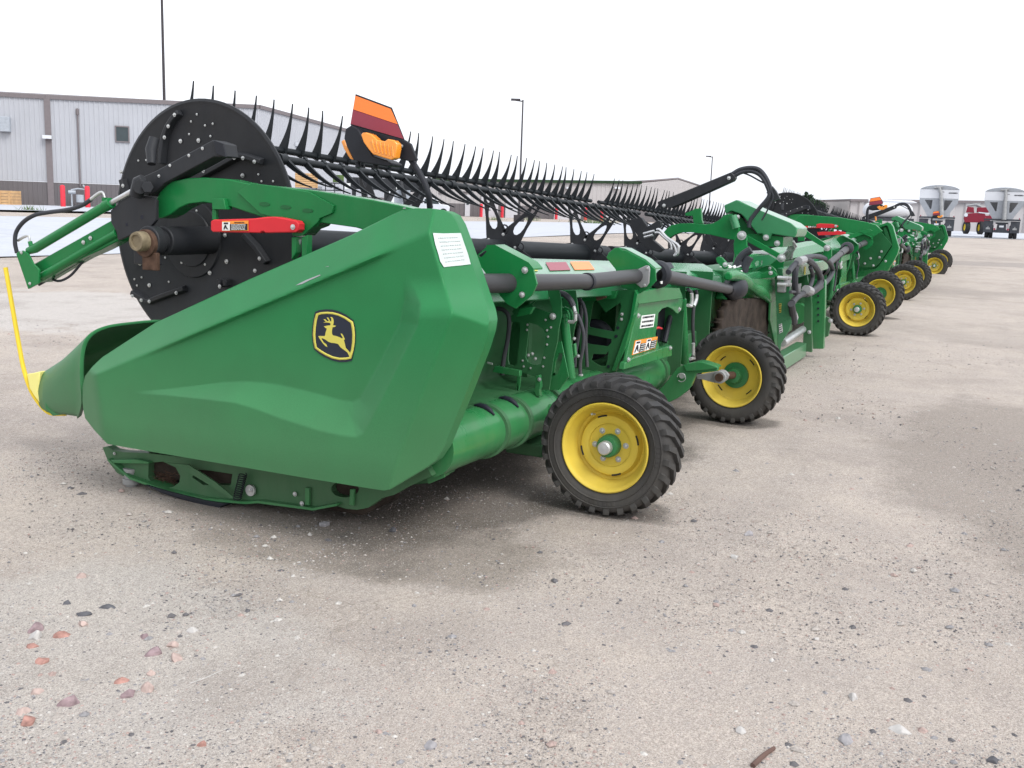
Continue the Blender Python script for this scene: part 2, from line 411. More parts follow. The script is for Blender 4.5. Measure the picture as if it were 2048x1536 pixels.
def decals(sh):
    # emblem: black shield, yellow line, leaping deer
    e = lambda P: sc(P, 600, 600, 10.971)
    b = MB()
    outer = e([(330, 262), (420, 222), (560, 206), (700, 210), (860, 250), (1010, 325), (1165, 440), (1200, 560), (1222, 720), (1215, 930), (1190, 1110), (1135, 1335), (1000, 1362), (860, 1362), (700, 1325), (540, 1255), (420, 1180), (308, 1085), (275, 920), (262, 760), (270, 600), (295, 420)])
    b.ngon(onsh(outer, .0035), FW*.002); b.build('emblem_plate', 'emblem_black', sh)
    fo = e([(350, 300), (450, 268), (580, 258), (720, 268), (860, 305), (1010, 375), (1160, 475), (1190, 600), (1205, 760), (1200, 930), (1175, 1100), (1125, 1285), (1010, 1312), (860, 1318), (700, 1282), (560, 1218), (440, 1145), (325, 1060), (295, 920), (280, 760), (290, 600), (312, 440)])
    fi = e([(402, 333), (480, 312), (590, 305), (710, 312), (840, 345), (980, 412), (1112, 505), (1135, 620), (1147, 760), (1142, 930), (1122, 1080), (1080, 1250), (1000, 1262), (870, 1268), (720, 1236), (590, 1178), (470, 1108), (368, 1035), (345, 910), (336, 760), (345, 610), (368, 450)])
    b = MB(); n = len(fo); P = onsh(fo, .0048)+onsh(fi, .0048)
    b.add(P, [(i, (i+1) % n, (i+1) % n+n, i+n) for i in range(n)]); b.build('emblem_line', 'emblem_yellow', sh, solid=.0008)
    deer = e([(510, 495), (590, 465), (660, 462), (690, 470), (685, 400), (662, 376), (700, 372), (728, 410), (740, 460), (735, 520), (722, 552), (795, 566), (755, 592), (712, 600), (700, 680), (702, 740), (722, 775), (800, 792), (880, 822), (925, 846), (935, 820), (905, 770), (892, 735), (922, 740), (950, 780), (985, 862), (962, 880), (985, 960), (1005, 1050), (1060, 1110), (1100, 1160), (1112, 1230), (1085, 1245), (1040, 1150), (960, 1090), (890, 1040), (835, 965), (760, 945), (690, 940), (620, 915), (560, 870), (490, 838), (470, 850), (520, 930), (575, 970), (602, 1028), (560, 1015), (500, 950), (430, 850), (400, 795), (440, 788), (540, 792), (552, 770), (565, 700), (590, 630), (560, 615), (522, 578), (600, 562), (665, 555), (672, 520), (640, 498), (580, 492)])
    b = MB(); b.prism(onsh(deer, .0048), FW*.0008)
    for tine in ([(560, 470), (515, 425), (550, 420), (600, 465)], [(640, 470), (585, 385), (620, 385), (668, 470)]): b.prism(onsh(e(tine), .0048), FW*.0008)
    b.build('emblem_deer', 'emblem_yellow', sh)
    pp = sc([(225, 225), (300, 228), (415, 225), (440, 300), (465, 370), (483, 438), (420, 446), (350, 452), (300, 458), (275, 420), (262, 370), (240, 300)], 800, 400, 3.413)
    b = MB()
    for q in ([(591, 571), (600, 566), (612, 560), (640, 549), (641, 551), (618, 561), (604, 568)], [(806, 415.5), (811, 415), (812, 417), (806, 417.5)], [(650, 534), (657, 532), (657, 533.4)]): b.ngon(onsh(q, .003), FW*.0006); b.build('scratch', 'cast_grey', sh); b = MB()
    b = MB(); b.ngon(onsh(pp, .006), FW*.001); o = b.build('paper_note', 'paper', sh); o['label'] = 'white crumpled paper note taped on the green corner'
    mat('faint_ink', (.42, .47, .47), .8); writing(o, [shp(x, y, .0078) for x, y in sc([(250, 250), (410, 245), (460, 420), (305, 440)], 800, 400, 3.413)], 7, 'faint_ink', seed=21, h=.25)
def writing(parent, quad, rows, m='decal_black', name='printed_lines', seed=1, h=.5):
    """illegible fine print: short strokes laid in rows inside a quad of 3-D corners (tl,tr,br,bl)"""
    rnd = random.Random(seed); tl, tr, br, bl = quad; b = MB()
    for i in range(rows):
        v0 = (i+.25)/rows; v1 = v0+h/rows; u = .06
        while u < .9:
            w = rnd.uniform(.03, .09); u1 = min(.94, u+w)
            P = lambda a, c: tl.lerp(tr, a).lerp(bl.lerp(br, a), c)
            q = [P(u, v0), P(u1, v0), P(u1, v1), P(u, v1)]; b.add(q, [(0, 1, 2, 3)]); u = u1+rnd.uniform(.015, .04)
    return b.build(name, m, parent, solid=.0004)
# ================================================================= COMBINE HEADER
XC = 10.65
def zb(X): return 1.24-.041*(X-4.9)          # top edge of the rear beam, drooping towards the centre
def divider(root):
    # crop divider cone: near mouth rim behind the shield nose, tip at the far left
    b = MB(); rg = []
    tip = U(84, 800, 0, 3.9)
    rim = [U(155, 832, 0, 3.72), U(163, 800, 0, 3.62), U(160, 745, 0, 3.60), U(163, 700, 0, 3.61), U(176, 672, 0, 3.64), U(205, 656, 0, 3.72), U(250, 648, 0, 3.84), U(318, 643, 0, 3.98), U(350, 655, 0, 4.12), U(352, 700, 0, 4.2), U(345, 780, 0, 4.2)]
    t0 = [U(88, 822, 0, 3.88), U(82, 815, 0, 3.86), U(78, 800, 0, 3.85), U(78, 780, 0, 3.85), U(79, 765, 0, 3.86), U(80, 752, 0, 3.88), U(84, 748, 0, 3.9), U(90, 748, 0, 3.93), U(96, 752, 0, 3.96), U(100, 770, 0, 3.98), U(102, 800, 0, 3.98)]
    mid = [U(118, 826, 0, 3.79), U(120, 808, 0, 3.73), U(118, 775, 0, 3.70), U(118, 748, 0, 3.70), U(123, 725, 0, 3.73), U(137, 712, 0, 3.80), U(158, 702, 0, 3.88), U(178, 700, 0, 3.98), U(196, 706, 0, 4.06), U(205, 735, 0, 4.1), U(205, 785, 0, 4.1)]
    lip = [r.lerp(sum(rim, V((0, 0, 0)))/len(rim), -.035)+V((0, -.012, 0)) for r in rim]
    inn = [r.lerp(sum(rim, V((0, 0, 0)))/len(rim), .02)+V((0, -.02, 0)) for r in rim]
    def sub(L, k=4):
        q = []; P = [L[0]*2-L[1]]+L+[L[-1]*2-L[-2]]
        for i in range(1, len(P)-2):
            for j in range(k):
                t = j/k; a, b_, c, d = P[i-1], P[i], P[i+1], P[i+2]
                q.append(.5*((2*b_)+(c-a)*t+(2*a-5*b_+4*c-d)*t*t+(3*b_-a-3*c+d)*t**3))
        q.append(L[-1]); return q
    R0, R1, R2 = sub(t0), sub(mid), sub(rim)
    rows = []
    for k in range(9):
        t = k/8; rows.append([((1-t)**2)*a+2*t*(1-t)*(2*m_-.5*(a+c))+t*t*c for a, m_, c in zip(R0, R1, R2)])
    rows.append(sub(lip)); rows.append(sub(inn))
    b.rings(rows, closed=False, caps=False)
    dv = b.build('crop_divider', 'shield_plastic', root, smooth=70, solid=.008)
    b = MB(); pts = sc([(205, 455), (240, 460), (300, 490), (320, 515), (240, 528), (205, 495)], 0, 600, 2.2756)
    b.prism(xp(pts, 3.80), (.06, 0, 0)); o = b.build('divider_tip', 'green_paint', dv, bevel=.003)
    bolt(dv, 107, 811, 3.795, .012)
    b = MB(); q = [(53, 748), (66, 746), (79, 743), (78, 762), (74, 785), (82, 802), (92, 815), (86, 815), (70, 795), (58, 775)]
    b.prism(xp(q, 3.84), (.06, 0, 0)); b.build('divider_nose', 'pale_yellow', dv, bevel=.006)
    b = MB(); b.tube([U(11, 535, 0, 3.86), U(24, 610, 0, 3.86), U(38, 690, 0, 3.86), U(48, 740, 0, 3.86), (U(62, 780, 0, 3.86)), U(80, 810, 0, 3.86), U(100, 828, 0, 3.86), U(132, 830, 0, 3.86)], [.0125, .0125, .0125, .0125, .013, .010, .007, .005], 12, sm=5)
    b.build('divider_rod', 'yellow_plastic', dv)
def skid(root):
    pts = sc([(150, 95), (175, 90), (205, 110), (260, 120), (380, 125), (600, 150), (900, 200), (1300, 250), (1700, 290), (1920, 200), (1950, 250), (1800, 320), (1740, 355), (1680, 370), (1600, 425), (1540, 436), (1480, 430), (1430, 415), (1300, 440), (1000, 400), (930, 405), (800, 385), (700, 385), (500, 340), (380, 300), (300, 270), (230, 235), (180, 170)], 150, 860, 2.731)
    h1 = sc([(402, 180), (480, 172), (550, 205), (575, 250), (570, 285), (540, 310), (480, 318), (420, 290), (400, 260)], 150, 860, 2.731)
    h2 = sc([(640, 258), (700, 300), (850, 302), (860, 240), (740, 222), (660, 215)], 150, 860, 2.731)
    h3 = ell(690, 978, 28, 17, 16)
    b = MB(); rs = random.Random(9)
    for k in range(70):
        c = U(rs.uniform(312, 352), rs.uniform(945, 970), 0, 3.76); d = V((rs.uniform(-.02, .02), rs.uniform(-.05, .05), rs.uniform(-.012, .02))); b.tube([c-d, c+d], .0012, 4)
    b.build('crop_residue', 'rust', root)['kind'] = 'stuff'
    for X_, L in ((3.79, [(500, 948), (640, 968), (640, 1000), (500, 985)]), (3.70, [(610, 975), (618, 976), (618, 1012), (610, 1010)]), (3.70, [(700, 978), (708, 979), (706, 1012), (698, 1010)])): plate('frame_gusset', L, X_, .015, 'green_paint', root)
    fr = plate('skid_frame', pts, 3.72, .05, 'green_dark', root, holes=[h1, h2, h3])
    b = MB(); b.box((3.76, 2.55, .06), (4.1, 3.9, .34)); b.build('end_gearcase', 'mud', root, bevel=.02)
    b = MB(); lw = sc([(170, 165), (200, 165), (330, 160), (400, 175), (400, 185), (200, 182)], 150, 860, 2.731)
    b.prism(xp(lw, 3.69), (.10, 0, 0)); b.build('frame_ledge', 'green_paint', fr, bevel=.003)
    b = MB(); q = sc([(180, 170), (300, 270), (500, 340), (700, 385), (930, 405), (1000, 400), (1300, 440), (1430, 415)], 150, 860, 2.731)
    P = xp(q, 3.685); rg = [[p, p+V((.10, 0, 0)), p+V((.10, 0, .012)), p+V((0, 0, .012))] for p in P]
    b.rings(rg); b.build('bottom_flange', 'green_paint', fr)
    b = MB(); q = sc([(380, 300), (470, 345), (600, 385), (700, 412), (790, 426), (800, 415), (830, 405), (700, 385), (500, 335)], 150, 860, 2.731)
    b.prism(xp(q, 3.67), (.18, 0, 0)); b.build('skid_shoe', 'black_plastic', fr, bevel=.003)
    c = U(263, 950, 0, 3.735); b = MB()
    for z0, z1, r in ((-.075, -.045, .03), (-.045, -.015, .045), (-.015, .02, .036), (.02, .04, .042)): b.cyl(c+V((0, 0, z0)), c+V((0, 0, z1)), r, 24)
    b.build('knife_drive', 'cast_grey', fr, bevel=.002)
    # coil spring
    a0 = U(486, 948, 0, 3.68); a1 = U(474, 998, 0, 3.68); ax = (a1-a0); L = ax.length; ax.normalize(); p = V((1, 0, 0)); q = ax.cross(p)
    b = MB(); b.tube([a0+ax*(L*t/120)+(p*cos(t*.62)+q*sin(t*.62))*.019 for t in range(121)], .0028, 6); b.build('coil_spring', 'black_plastic', fr)
    b = MB(); s1 = sc([(500, 180), (620, 190), (760, 280), (870, 370), (850, 375), (700, 280), (560, 195)], 150, 860, 2.731)
    b.prism(xp(s1, 3.67), (.008, 0, 0)); b.build('spring_strap', 'green_dark', fr)
    b = MB(); b.lathe([(-.012, .0001), (-.012, .028), (.0, .028)], U(503, 980, 0, 3.71), (1, 0, 0), 24); b.build('washer', 'zinc', fr)
    bolt(fr, 501, 980, 3.695, .014); bolt(fr, 590, 988, 3.71, .014); bolt(fr, 604, 1007, 3.70, .014); bolt(fr, 229, 907, 3.71, .010)
    # chevron bracket
    q = [(849, 926), (886, 913), (889, 955), (857, 968), (852, 950)]; h = [(863, 946), (868, 928), (879, 936), (883, 950), (880, 952), (876, 940), (870, 936), (867, 949)]
    b = MB(); b.prism(xp(q, 3.80), (.006, 0, 0), [xp(h, 3.80)]); o = b.build('chevron_bracket', 'green_paint', root)
    b = MB(); b.prism(xp([(858, 924), (886, 914), (888, 954), (858, 966)], 3.83), (.05, 0, 0)); b.build('bracket_back', 'green_dark', root)
    q2 = [(800, 972), (857, 966), (857, 940), (850, 926), (820, 950)]
    b = MB(); b.prism(xp(q2, 3.9), (.25, 0, 0)); b.build('corner_bracket', 'green_dark', root)
def reel_arm(root):
    pts = [(313, 420), (313, 396), (322, 378), (345, 362), (376, 356), (412, 355), (455, 358), (496, 367), (545, 372), (620, 380), (666, 387), (740, 399), (800, 411), (860, 425), (860, 500), (800, 480), (735, 462), (711, 455), (640, 445), (634, 452), (618, 458), (606, 471), (592, 473), (583, 470), (585, 462), (592, 455), (590, 447), (560, 442), (540, 440), (505, 428), (460, 413), (437, 409), (405, 404), (378, 407), (358, 416), (342, 428), (325, 436), (313, 437)]
    b = MB(); b.prism(xp(pts, 3.93), (.10, 0, 0)); arm = b.build('reel_arm', 'green_paint', root, bevel=.018, smooth=50)
    q = [(474, 384), (503, 366), (560, 374), (618, 384), (667, 411), (664, 426), (640, 436), (636, 444), (606, 471), (592, 473), (588, 462), (590, 449), (575, 442), (520, 427)]
    hs_ = [ell(529, 408, 11, 4, 10, .08), ell(571, 414, 11, 4, 10, .08), ell(615, 421, 11, 4, 10, .08)]
    plate('arm_gusset', q, 3.915, .014, 'green_paint', arm)
    for h in hs_: 
        b = MB(); b.prism(xp([(x, y) for x, y in h], 3.912), (.004, 0, 0)); b.build('gusset_slot', 'green_dark', arm)
    q = [(423, 397), (447, 397), (450, 411), (452, 419), (424, 419)]
    plate('stop_bracket', q, 3.905, .05, 'green_paint', arm); plate('stop_hanger', [(424, 419), (432, 419), (432, 440), (424, 440)], 3.92, .02, 'green_paint', arm)
    # red transport stop with its warning label
    q = [(421, 442), (427, 439), (470, 438), (505, 437), (535, 433.5), (552, 433.5), (585, 440), (593, 442), (597, 448), (597, 459), (592, 465), (530, 466), (527, 463), (523, 463), (520, 466), (425, 464), (421, 460)]
    st = plate('safety_stop', q, 3.86, .05, 'red_paint', root, bevel=.006)
    st['label'] = 'bright red safety stop bar with warning label under the arm'
    bolt(st, 586, 454, 3.858, .016)
    b = MB(); f = lambda L: [p+V((-.0015, 0, 0)) for p in xp(L, 3.858)]
    b.ngon(f([(444.5, 442), (497, 441), (497, 461.5), (444.5, 462)]), V((.001, 0, 0))); dl = b.build('warning_label', 'decal_orange', st)
    f2 = lambda L: [p+V((-.003, 0, 0)) for p in xp(L, 3.858)]
    b = MB(); b.ngon(f2([(445, 444), (460.5, 444), (460.5, 461), (445, 461)]), V((.001, 0, 0))); b.build('label_pictogram', 'decal_white', dl)
    b = MB(); b.ngon(f2([(461, 448), (495.5, 447.5), (495.5, 460.5), (461, 461)]), V((.001, 0, 0))); b.build('label_text_panel', 'decal_black', dl)
    g = [p+V((-.0048, 0, 0)) for p in xp([(462, 448.5), (495, 448), (495, 460), (462, 460.5)], 3.858)]
    writing(dl, g, 5, 'decal_white', seed=3)
    g = [p+V((-.0035, 0, 0)) for p in xp([(468, 443), (492, 443), (492, 447), (468, 447)], 3.858)]
    writing(dl, g, 1, 'decal_black', seed=4)
    g = [p+V((-.0048, 0, 0)) for p in xp([(446, 444), (460, 444), (460, 461), (446, 461)], 3.858)]
    b = MB(); A, B_, C, D_ = g; P = lambda a, c: A.lerp(B_, a).lerp(D_.lerp(C, a), c)
    for s_ in ([(.2, .06), (.8, .06), (.8, .25), (.2, .25)], [(.3, .4), (.5, .34), (.62, .6), (.85, .9), (.6, .84), (.45, .62), (.25, .9), (.15, .85)]): b.ngon([P(*k) for k in s_], V((.0004, 0, 0)))
    b.build('pictogram', 'decal_black', dl)
    # pivot lugs under the arm
    b = MB()
    for q in ([(583, 474), (592, 474), (592, 505), (583, 520)], [(603, 474), (615, 470), (614, 510), (603, 516)]): b.prism(xp(q, 3.9), (.04, 0, 0))
    b.build('pivot_lug', 'green_paint', root, bevel=.004)
    b = MB(); b.cyl(U(595, 478, 0, 3.93), U(592, 505, 0, 3.93), .018, 16); b.build('pivot_ram', 'zinc', root)
    # reel fore-aft slide: black box, motor plate, green lower arm and cylinder
    q = [(308, 343), (424, 280), (446, 287), (451, 314), (427, 314), (330, 366), (312, 384), (298, 392), (278, 388), (270, 360)]
    sl = plate('slide_box', q, 3.90, .10, 'black_paint', root, bevel=.006)
    for x, y in ((378, 311), (405, 297), (340, 331), (318, 352)): bolt(sl, x, y, 3.898, .010)
    b = MB(); b.ngon(xp([(426, 280), (446, 287), (451, 314), (432, 308)], 3.888), V((.012, 0, 0))); b.build('slide_end_plate', 'black_plastic', sl, bevel=.002)
    b = MB(); b.tube([U(303, 328, 0, 3.93), U(302, 300, 0, 3.95), U(309, 276, 0, 3.97)], [.022, .03, .026], 12); b.build('slide_boss', 'black_paint', sl)
    q = [(221, 421), (240, 404), (262, 395), (285, 392), (300, 393), (312, 400), (312, 440), (302, 452), (236, 481), (232, 462), (222, 445)]
    mp = plate('motor_plate', q, 3.86, .02, 'black_paint', root, bevel=.003)
    for x, y, r in ((285, 434, 4), (254, 449, 3)):
        b = MB(); b.cyl(U(x, y, 0, 3.858), U(x, y, 0, 3.865), r*.0026, 14); b.build('plate_hole', 'decal_black', mp)
    b = MB(); b.tube([U(272, 393, 0, 3.83), U(279, 362, 0, 3.83), U(286, 356, 0, 3.83)], [.035, .033, .02], 14); b.cyl(U(295, 374, 0, 3.80), U(295, 374, 0, 3.88), .03, 6); b.cyl(U(280, 374, 0, 3.79), U(280, 374, 0, 3.86), .035, 20)
    b.build('slide_clevis', 'black_paint', mp, bevel=.002)
    b = MB(); b.tube([U(57, 502, 0, 3.86), U(70, 497, 0, 3.86), U(222, 406, 0, 3.86)], [.020, .026, .026], 24); b.cyl(U(210, 413, 0, 3.86), U(223, 405.5, 0, 3.86), .029, 24)
    cy = b.build('slide_cylinder', 'green_paint', root, bevel=.002)
    b = MB(); b.cyl(U(222, 406, 0, 3.86), U(272, 378, 0, 3.86), .0135, 20); b.build('cylinder_rod', 'steel', cy)
    b = MB(); b.box(U(207, 404, 0, 3.85)-V((0, .012, 0)), U(213, 395, 0, 3.87)+V((0, .012, 0))); b.build('port_boss', 'green_paint', cy); b = MB(); b.cyl(U(64, 500, 0, 3.86), U(60, 483, 0, 3.86), .012, 12); b.build('port_boss', 'green_paint', cy)
    b = MB(); b.tube([U(210, 396, 0, 3.86), U(206, 386, 0, 3.86), U(199, 386, 0, 3.86), U(180, 400, 0, 3.86)], [.006, .006, .009, .009], 12, sm=4); b.build('hose_fitting', 'zinc', cy); b = MB(); b.tube([U(60, 484, 0, 3.86), U(58, 473, 0, 3.86), U(50, 473, 0, 3.86), U(36, 481, 0, 3.86)], [.006, .006, .008, .008], 12, sm=4)
    b.build('hose_fitting', 'zinc', cy)
    b = MB(); b.tube([U(182, 399, 0, 3.86), U(165, 410, 0, 3.86), U(138, 419, 0, 3.86), U(95, 425, 0, 3.86), U(70, 430, 0, 3.85), U(48, 443, 0, 3.84), U(33, 463, 0, 3.84), U(30, 485, 0, 3.84), U(34, 506, 0, 3.85)], .0115, 12, sm=6)
    b.build('hydraulic_hose', 'hose', cy)
    b = MB(); b.tube([U(180, 505, 0, 3.95), U(160, 530, 0, 3.93), U(140, 552, 0, 3.93), U(118, 562, 0, 3.93), U(98, 556, 0, 3.95)], .007, 10, sm=5); b.build('hydraulic_hose', 'hose', cy)
    q = [(62, 530), (93, 513), (159, 476), (221, 441), (232, 452), (236, 481), (200, 500), (166, 515), (120, 541), (78, 566)]
    lo = plate('slide_rail', q, 3.88, .09, 'green_paint', root, bevel=.008)
    b = MB(); b.tube([U(84, 552, 0, 3.875), U(166, 504, 0, 3.875), U(234, 466, 0, 3.875)], .020, 16); b.build('rail_bead', 'green_paint', lo)
    b = MB(); b.tube([U(78, 569, 0, 3.92), U(166, 518, 0, 3.92), U(232, 482, 0, 3.92)], .009, 8); b.build('rail_seal', 'black_plastic', lo)
    q = [(32, 508), (36, 503), (45, 501), (54, 506), (60, 516), (66, 528), (78, 540), (77, 567), (56, 578)]
    ep = plate('rail_end_plate', q, 3.83, .012, 'green_paint', lo, bevel=.002)
    for x, y in ((167, 484.5), (181, 476)): bolt(lo, x, y, 3.876, .014)
    for x, y in ((43, 505), (60, 567)): bolt(lo, x, y, 3.828, .011)
    # hydraulic motor on the reel shaft
    b = MB(); a = U(386, 481, 0, 4.12); c = U(277, 496, 0, 3.76)
    c = V((3.76, a.y, a.z)); 
    b.cyl((3.90, a.y, a.z), (4.25, a.y, a.z), .075, 32); b.cyl((3.86, a.y, a.z), (3.92, a.y, a.z), .055, 32); b.cyl((3.80, a.y, a.z), (3.86, a.y, a.z), .078, 32); b.obox((3.83, a.y+.03, a.z-.07), (.03, 0, 0), (0, .07, 0), (0, 0, .05))
    mo = b.build('drive_motor', 'black_paint', root, bevel=.006)
    b = MB(); b.cyl((3.735, a.y, a.z), (3.79, a.y, a.z), .050, 32); b.lathe([(-.045, .050), (-.058, .046), (-.058, .034), (-.048, .032), (-.048, .0001)], (3.78, a.y, a.z), (1, 0, 0), 32); b.build('motor_cap', 'tan_cap', mo)
    b = MB(); b.cyl((3.775, a.y, a.z-.01), (3.81, a.y, a.z-.01), .07, 24); b.obox((3.80, a.y-.02, a.z-.10), (.012, 0, 0), (0, .05, 0), (0, 0, .045)); b.build('motor_flange', 'rust', mo, bevel=.004)
    return V((4.16, a.y, a.z))
RY, RZ0, RR = 3.97, 1.27, .61
def rz(X): return RZ0-.036*(X-4.16)
def reel(root, X0, X1, discs, main=True):
    """one reel half: centre tube, six bats with curved tines, spiders, end shield discs"""
    DX = 1 if X1 > X0 else -1
    b = MB(); b.cyl((X0, RY, rz(X0)), (X1, RY, rz(X1)), .10, 28); tb = b.build('reel_tube', 'reel_black', root)
    angs = [130, 73, 3, -50, -107, 200]; tang = {130: 225, 73: 117, 3: -140, -50: -150, -107: -90, 200: 285}
    def P(X, a, r): return V((X, RY+cos(R(a))*r, rz(X)+sin(R(a))*r))
    # tine mesh: root clip + tapering curved finger, in the (Y,Z) plane, pointing +Z
    def tine(L, w, curve, wide):
        t = MB(); rg = []
        for k in range(9):
            s = k/8; ww = (w*(1-s)**1.2+.0035) if not wide else (w*(1-s)**2.2+.007*(1-s)+.0028)
            cy = curve*s*s*L; z = s*L; th = .008*(1-s)+.003
            rg.append([V((-th, cy-ww, z)), V((th, cy-ww, z)), V((th, cy+ww, z)), V((-th, cy+ww, z))])
        t.rings(rg); t.box((-.012, -.024, -.024), (.012, .024, .006)); return t
    t1 = tine(.29, .022, .20, True); t2 = tine(.33, .013, .30, False)
    def tm(t):
        o = t.build('reel_tine', 'reel_black'); me = o.data; bpy.data.objects.remove(o); return me
    m1, m2 = tm(t1), tm(t2); sp = .172; n = int(abs(X1-X0)/sp)
    for a in angs:
        b = MB(); b.cyl(P(X0+DX*.02, a, RR), P(X1-DX*.02, a, RR), .021, 12)
        if a in (130,): 
            for k in range(7):
                X = X0+(X1-X0)*(k+.15)/6.6; 
                if (X-X1)*DX < 0: b.cyl(P(X, a, RR), P(X+DX*.05, a, RR), .03, 12)
        bat = b.build('reel_bat', 'reel_black', root)
        ta = tang[a]; me, T = (m1, t1) if a == 73 else (m2, t2)
        ang = R(ta-90); near = a in (130, 73) and main
        st = MB(); rj = random.Random(a)
        for k in range(n):
            X = X0+DX*(.03+sp*k); p = P(X, a, RR)
            if near and k < 37:
                o = inst(me, 'reel_tine', bat, p, (ang+R(rj.gauss(0, 2.2)), R(rj.gauss(0, 1.5)), R(rj.gauss(0, 2))))
            else:
                rot = Matrix.Rotation(ang+R(rj.gauss(0, 2.2)), 3, 'X'); st.add([rot @ v+p for v in T.v], T.f)
        if st.v:
            o = st.build('reel_tines', 'reel_black', bat); o['kind'] = 'stuff'
    # spiders
    for X in ((6.05, 7.96, 9.9) if main else (11.6, 13.4, 15.2)):
        s = MB(); c = P(X, 0, 0)
        for a in angs:
            ca, sa = cos(R(a)), sin(R(a)); e = V((0, ca, sa)); q = V((0, -sa, ca)); c0 = V((X, RY, rz(X)))
            out = [c0+e*.10+q*.11, c0+e*.18+q*.095, c0+e*.32+q*.062, c0+e*.54+q*.034, c0+e*.63+q*.026, c0+e*.63-q*.026, c0+e*.54-q*.034, c0+e*.32-q*.062, c0+e*.18-q*.095, c0+e*.10-q*.11]
            h1 = [c0+e*(.30+.10*cos(t))+q*(.038-.012*cos(t))*sin(t) for t in [2*pi*j/12 for j in range(12)]]
            h2 = [c0+e*(.48+.045*cos(t))+q*.018*sin(t) for t in [2*pi*j/10 for j in range(10)]]
            s.prism(out, (.006, 0, 0), [h1, h2])
        s.lathe([(-.004, .10), (-.004, .165), (.009, .165), (.009, .10)], (X, RY, rz(X)), (1, 0, 0), 30)
        sd_ = s.build('reel_spider', 'black_paint', root)
        for a in (165, 100, 40, -20, 230): bolt_p = P(X-.004, a, .15); inst(BOLT, 'bolt', sd_, bolt_p, scale=.011)
        for a in (166, 100): b = MB(); b.lathe([(-.006, .028), (-.006, .04), (.008, .04), (.008, .028), (-.006, .028)], P(X, a, .20), (1, 0, 0), 16); b.build('spider_eye', 'black_paint', sd_)
    for X in discs:
        nd = V((1, -.07, 0)).normalized() if main else V((1, 0, 0)); cx = V((X, RY, rz(X)+.075)); b = MB(); b.lathe([(0, .0001), (0, .655), (-.008, .675), (-.004, .69), (.006, .69), (.012, .675), (.004, .655), (.004, .0001)], cx, nd, 96)
        dc = b.build('reel_disc', 'black_paint', root)
        ch = UP_(386, 478, cx, nd) if main else cx; b = MB(); b.lathe([(-.02, .0001), (-.02, .15), (0, .16)], ch, nd, 32); b.lathe([(-.012, .15), (-.012, .21), (0, .215)], ch, nd, 40); b.build('disc_hub', 'black_paint', dc)
        if X == discs[0] and main:
            f = lambda L: sc(L, 0, 150, 2.926)
            for L in ([(1050, 218), (1010, 262), (983, 305), (962, 360), (950, 440), (945, 520)], [(1180, 590), (1280, 535), (1390, 472), (1440, 478), (1530, 508)], [(775, 1272), (820, 1300), (868, 1325), (960, 1290), (1080, 1250)], [(1430, 935), (1500, 1010), (1560, 1100)], [(1290, 1195), (1290, 1240)], [(1325, 1195), (1325, 1235)], [(714, 612), (724, 650), (736, 700)]):
                Q = [UP_(x, y, cx-nd*.02, nd) for x, y in f(L)]; b = MB()
                rg = []
                for i, p in enumerate(Q):
                    d = (Q[min(i+1, len(Q)-1)]-Q[max(0, i-1)]).normalized(); e = V((0, -d.z, d.y))*.02
                    rg.append([p+V((-.018, 0, 0))+e*.6, p+V((-.018, 0, 0))-e*.6, p+V((.02, 0, 0))-e, p+V((.02, 0, 0))+e])
                b.rings(rg); b.build('disc_rib', 'black_paint', dc, bevel=.004)
            for (x, y) in [(1022, 233), (985, 300), (963, 365), (1371, 484), (1422, 486), (1489, 507), (1190, 562), (775, 1293), (827, 1318), (874, 1325), (1032, 1275), (1518, 1074), (1492, 1145), (1286, 1237), (720, 648)]:
                inst(BOLT, 'bolt', dc, UP_(*f([(x, y)])[0], cx-nd*.038, nd), scale=.0085)
            for (x, y) in [(710, 567), (1057, 387), (1162, 383), (1106, 472), (1420, 588), (1156, 795), (1326, 1092), (1228, 1158), (874, 1230), (820, 1103), (1168, 1052), (1275, 935), (1317, 937), (1068, 1098), (1205, 1108)]: inst(BOLT, 'bolt', dc, UP_(*f([(x, y)])[0], cx-nd*.005, nd), scale=.0095)
            for (x, y) in [(1052, 196), (1152, 230), (1118, 272), (1200, 295), (1245, 285), (1107, 346), (1232, 358), (758, 526), (810, 501), (856, 498), (1512, 582), (1530, 622), (1598, 622), (750, 1168), (735, 1191), (787, 1195), (829, 1184), (802, 1232), (896, 1127), (988, 1210), (967, 1069)]: (UP_(*f([(x, y)])[0], cx, nd)-cx).length < .65 and inst(BOLT, 'bolt', dc, UP_(*f([(x, y)])[0], cx-nd*.005, nd), scale=.005)
        elif main is False and X == discs[-1] or X == discs[-1]:
            for (dy, dz) in [(-.2, .55), (-.1, .58), (0, .56), (.12, .55), (-.05, .45), (.1, .42), (-.2, .4), (-.4, .35), (-.45, .1), (.2, .3), (.35, .45), (-.3, -.1), (-.5, -.2), (.3, .1)]:
                inst(BOLT, 'bolt', dc, (X-.004, RY+dy, rz(X)+dz), scale=.014)
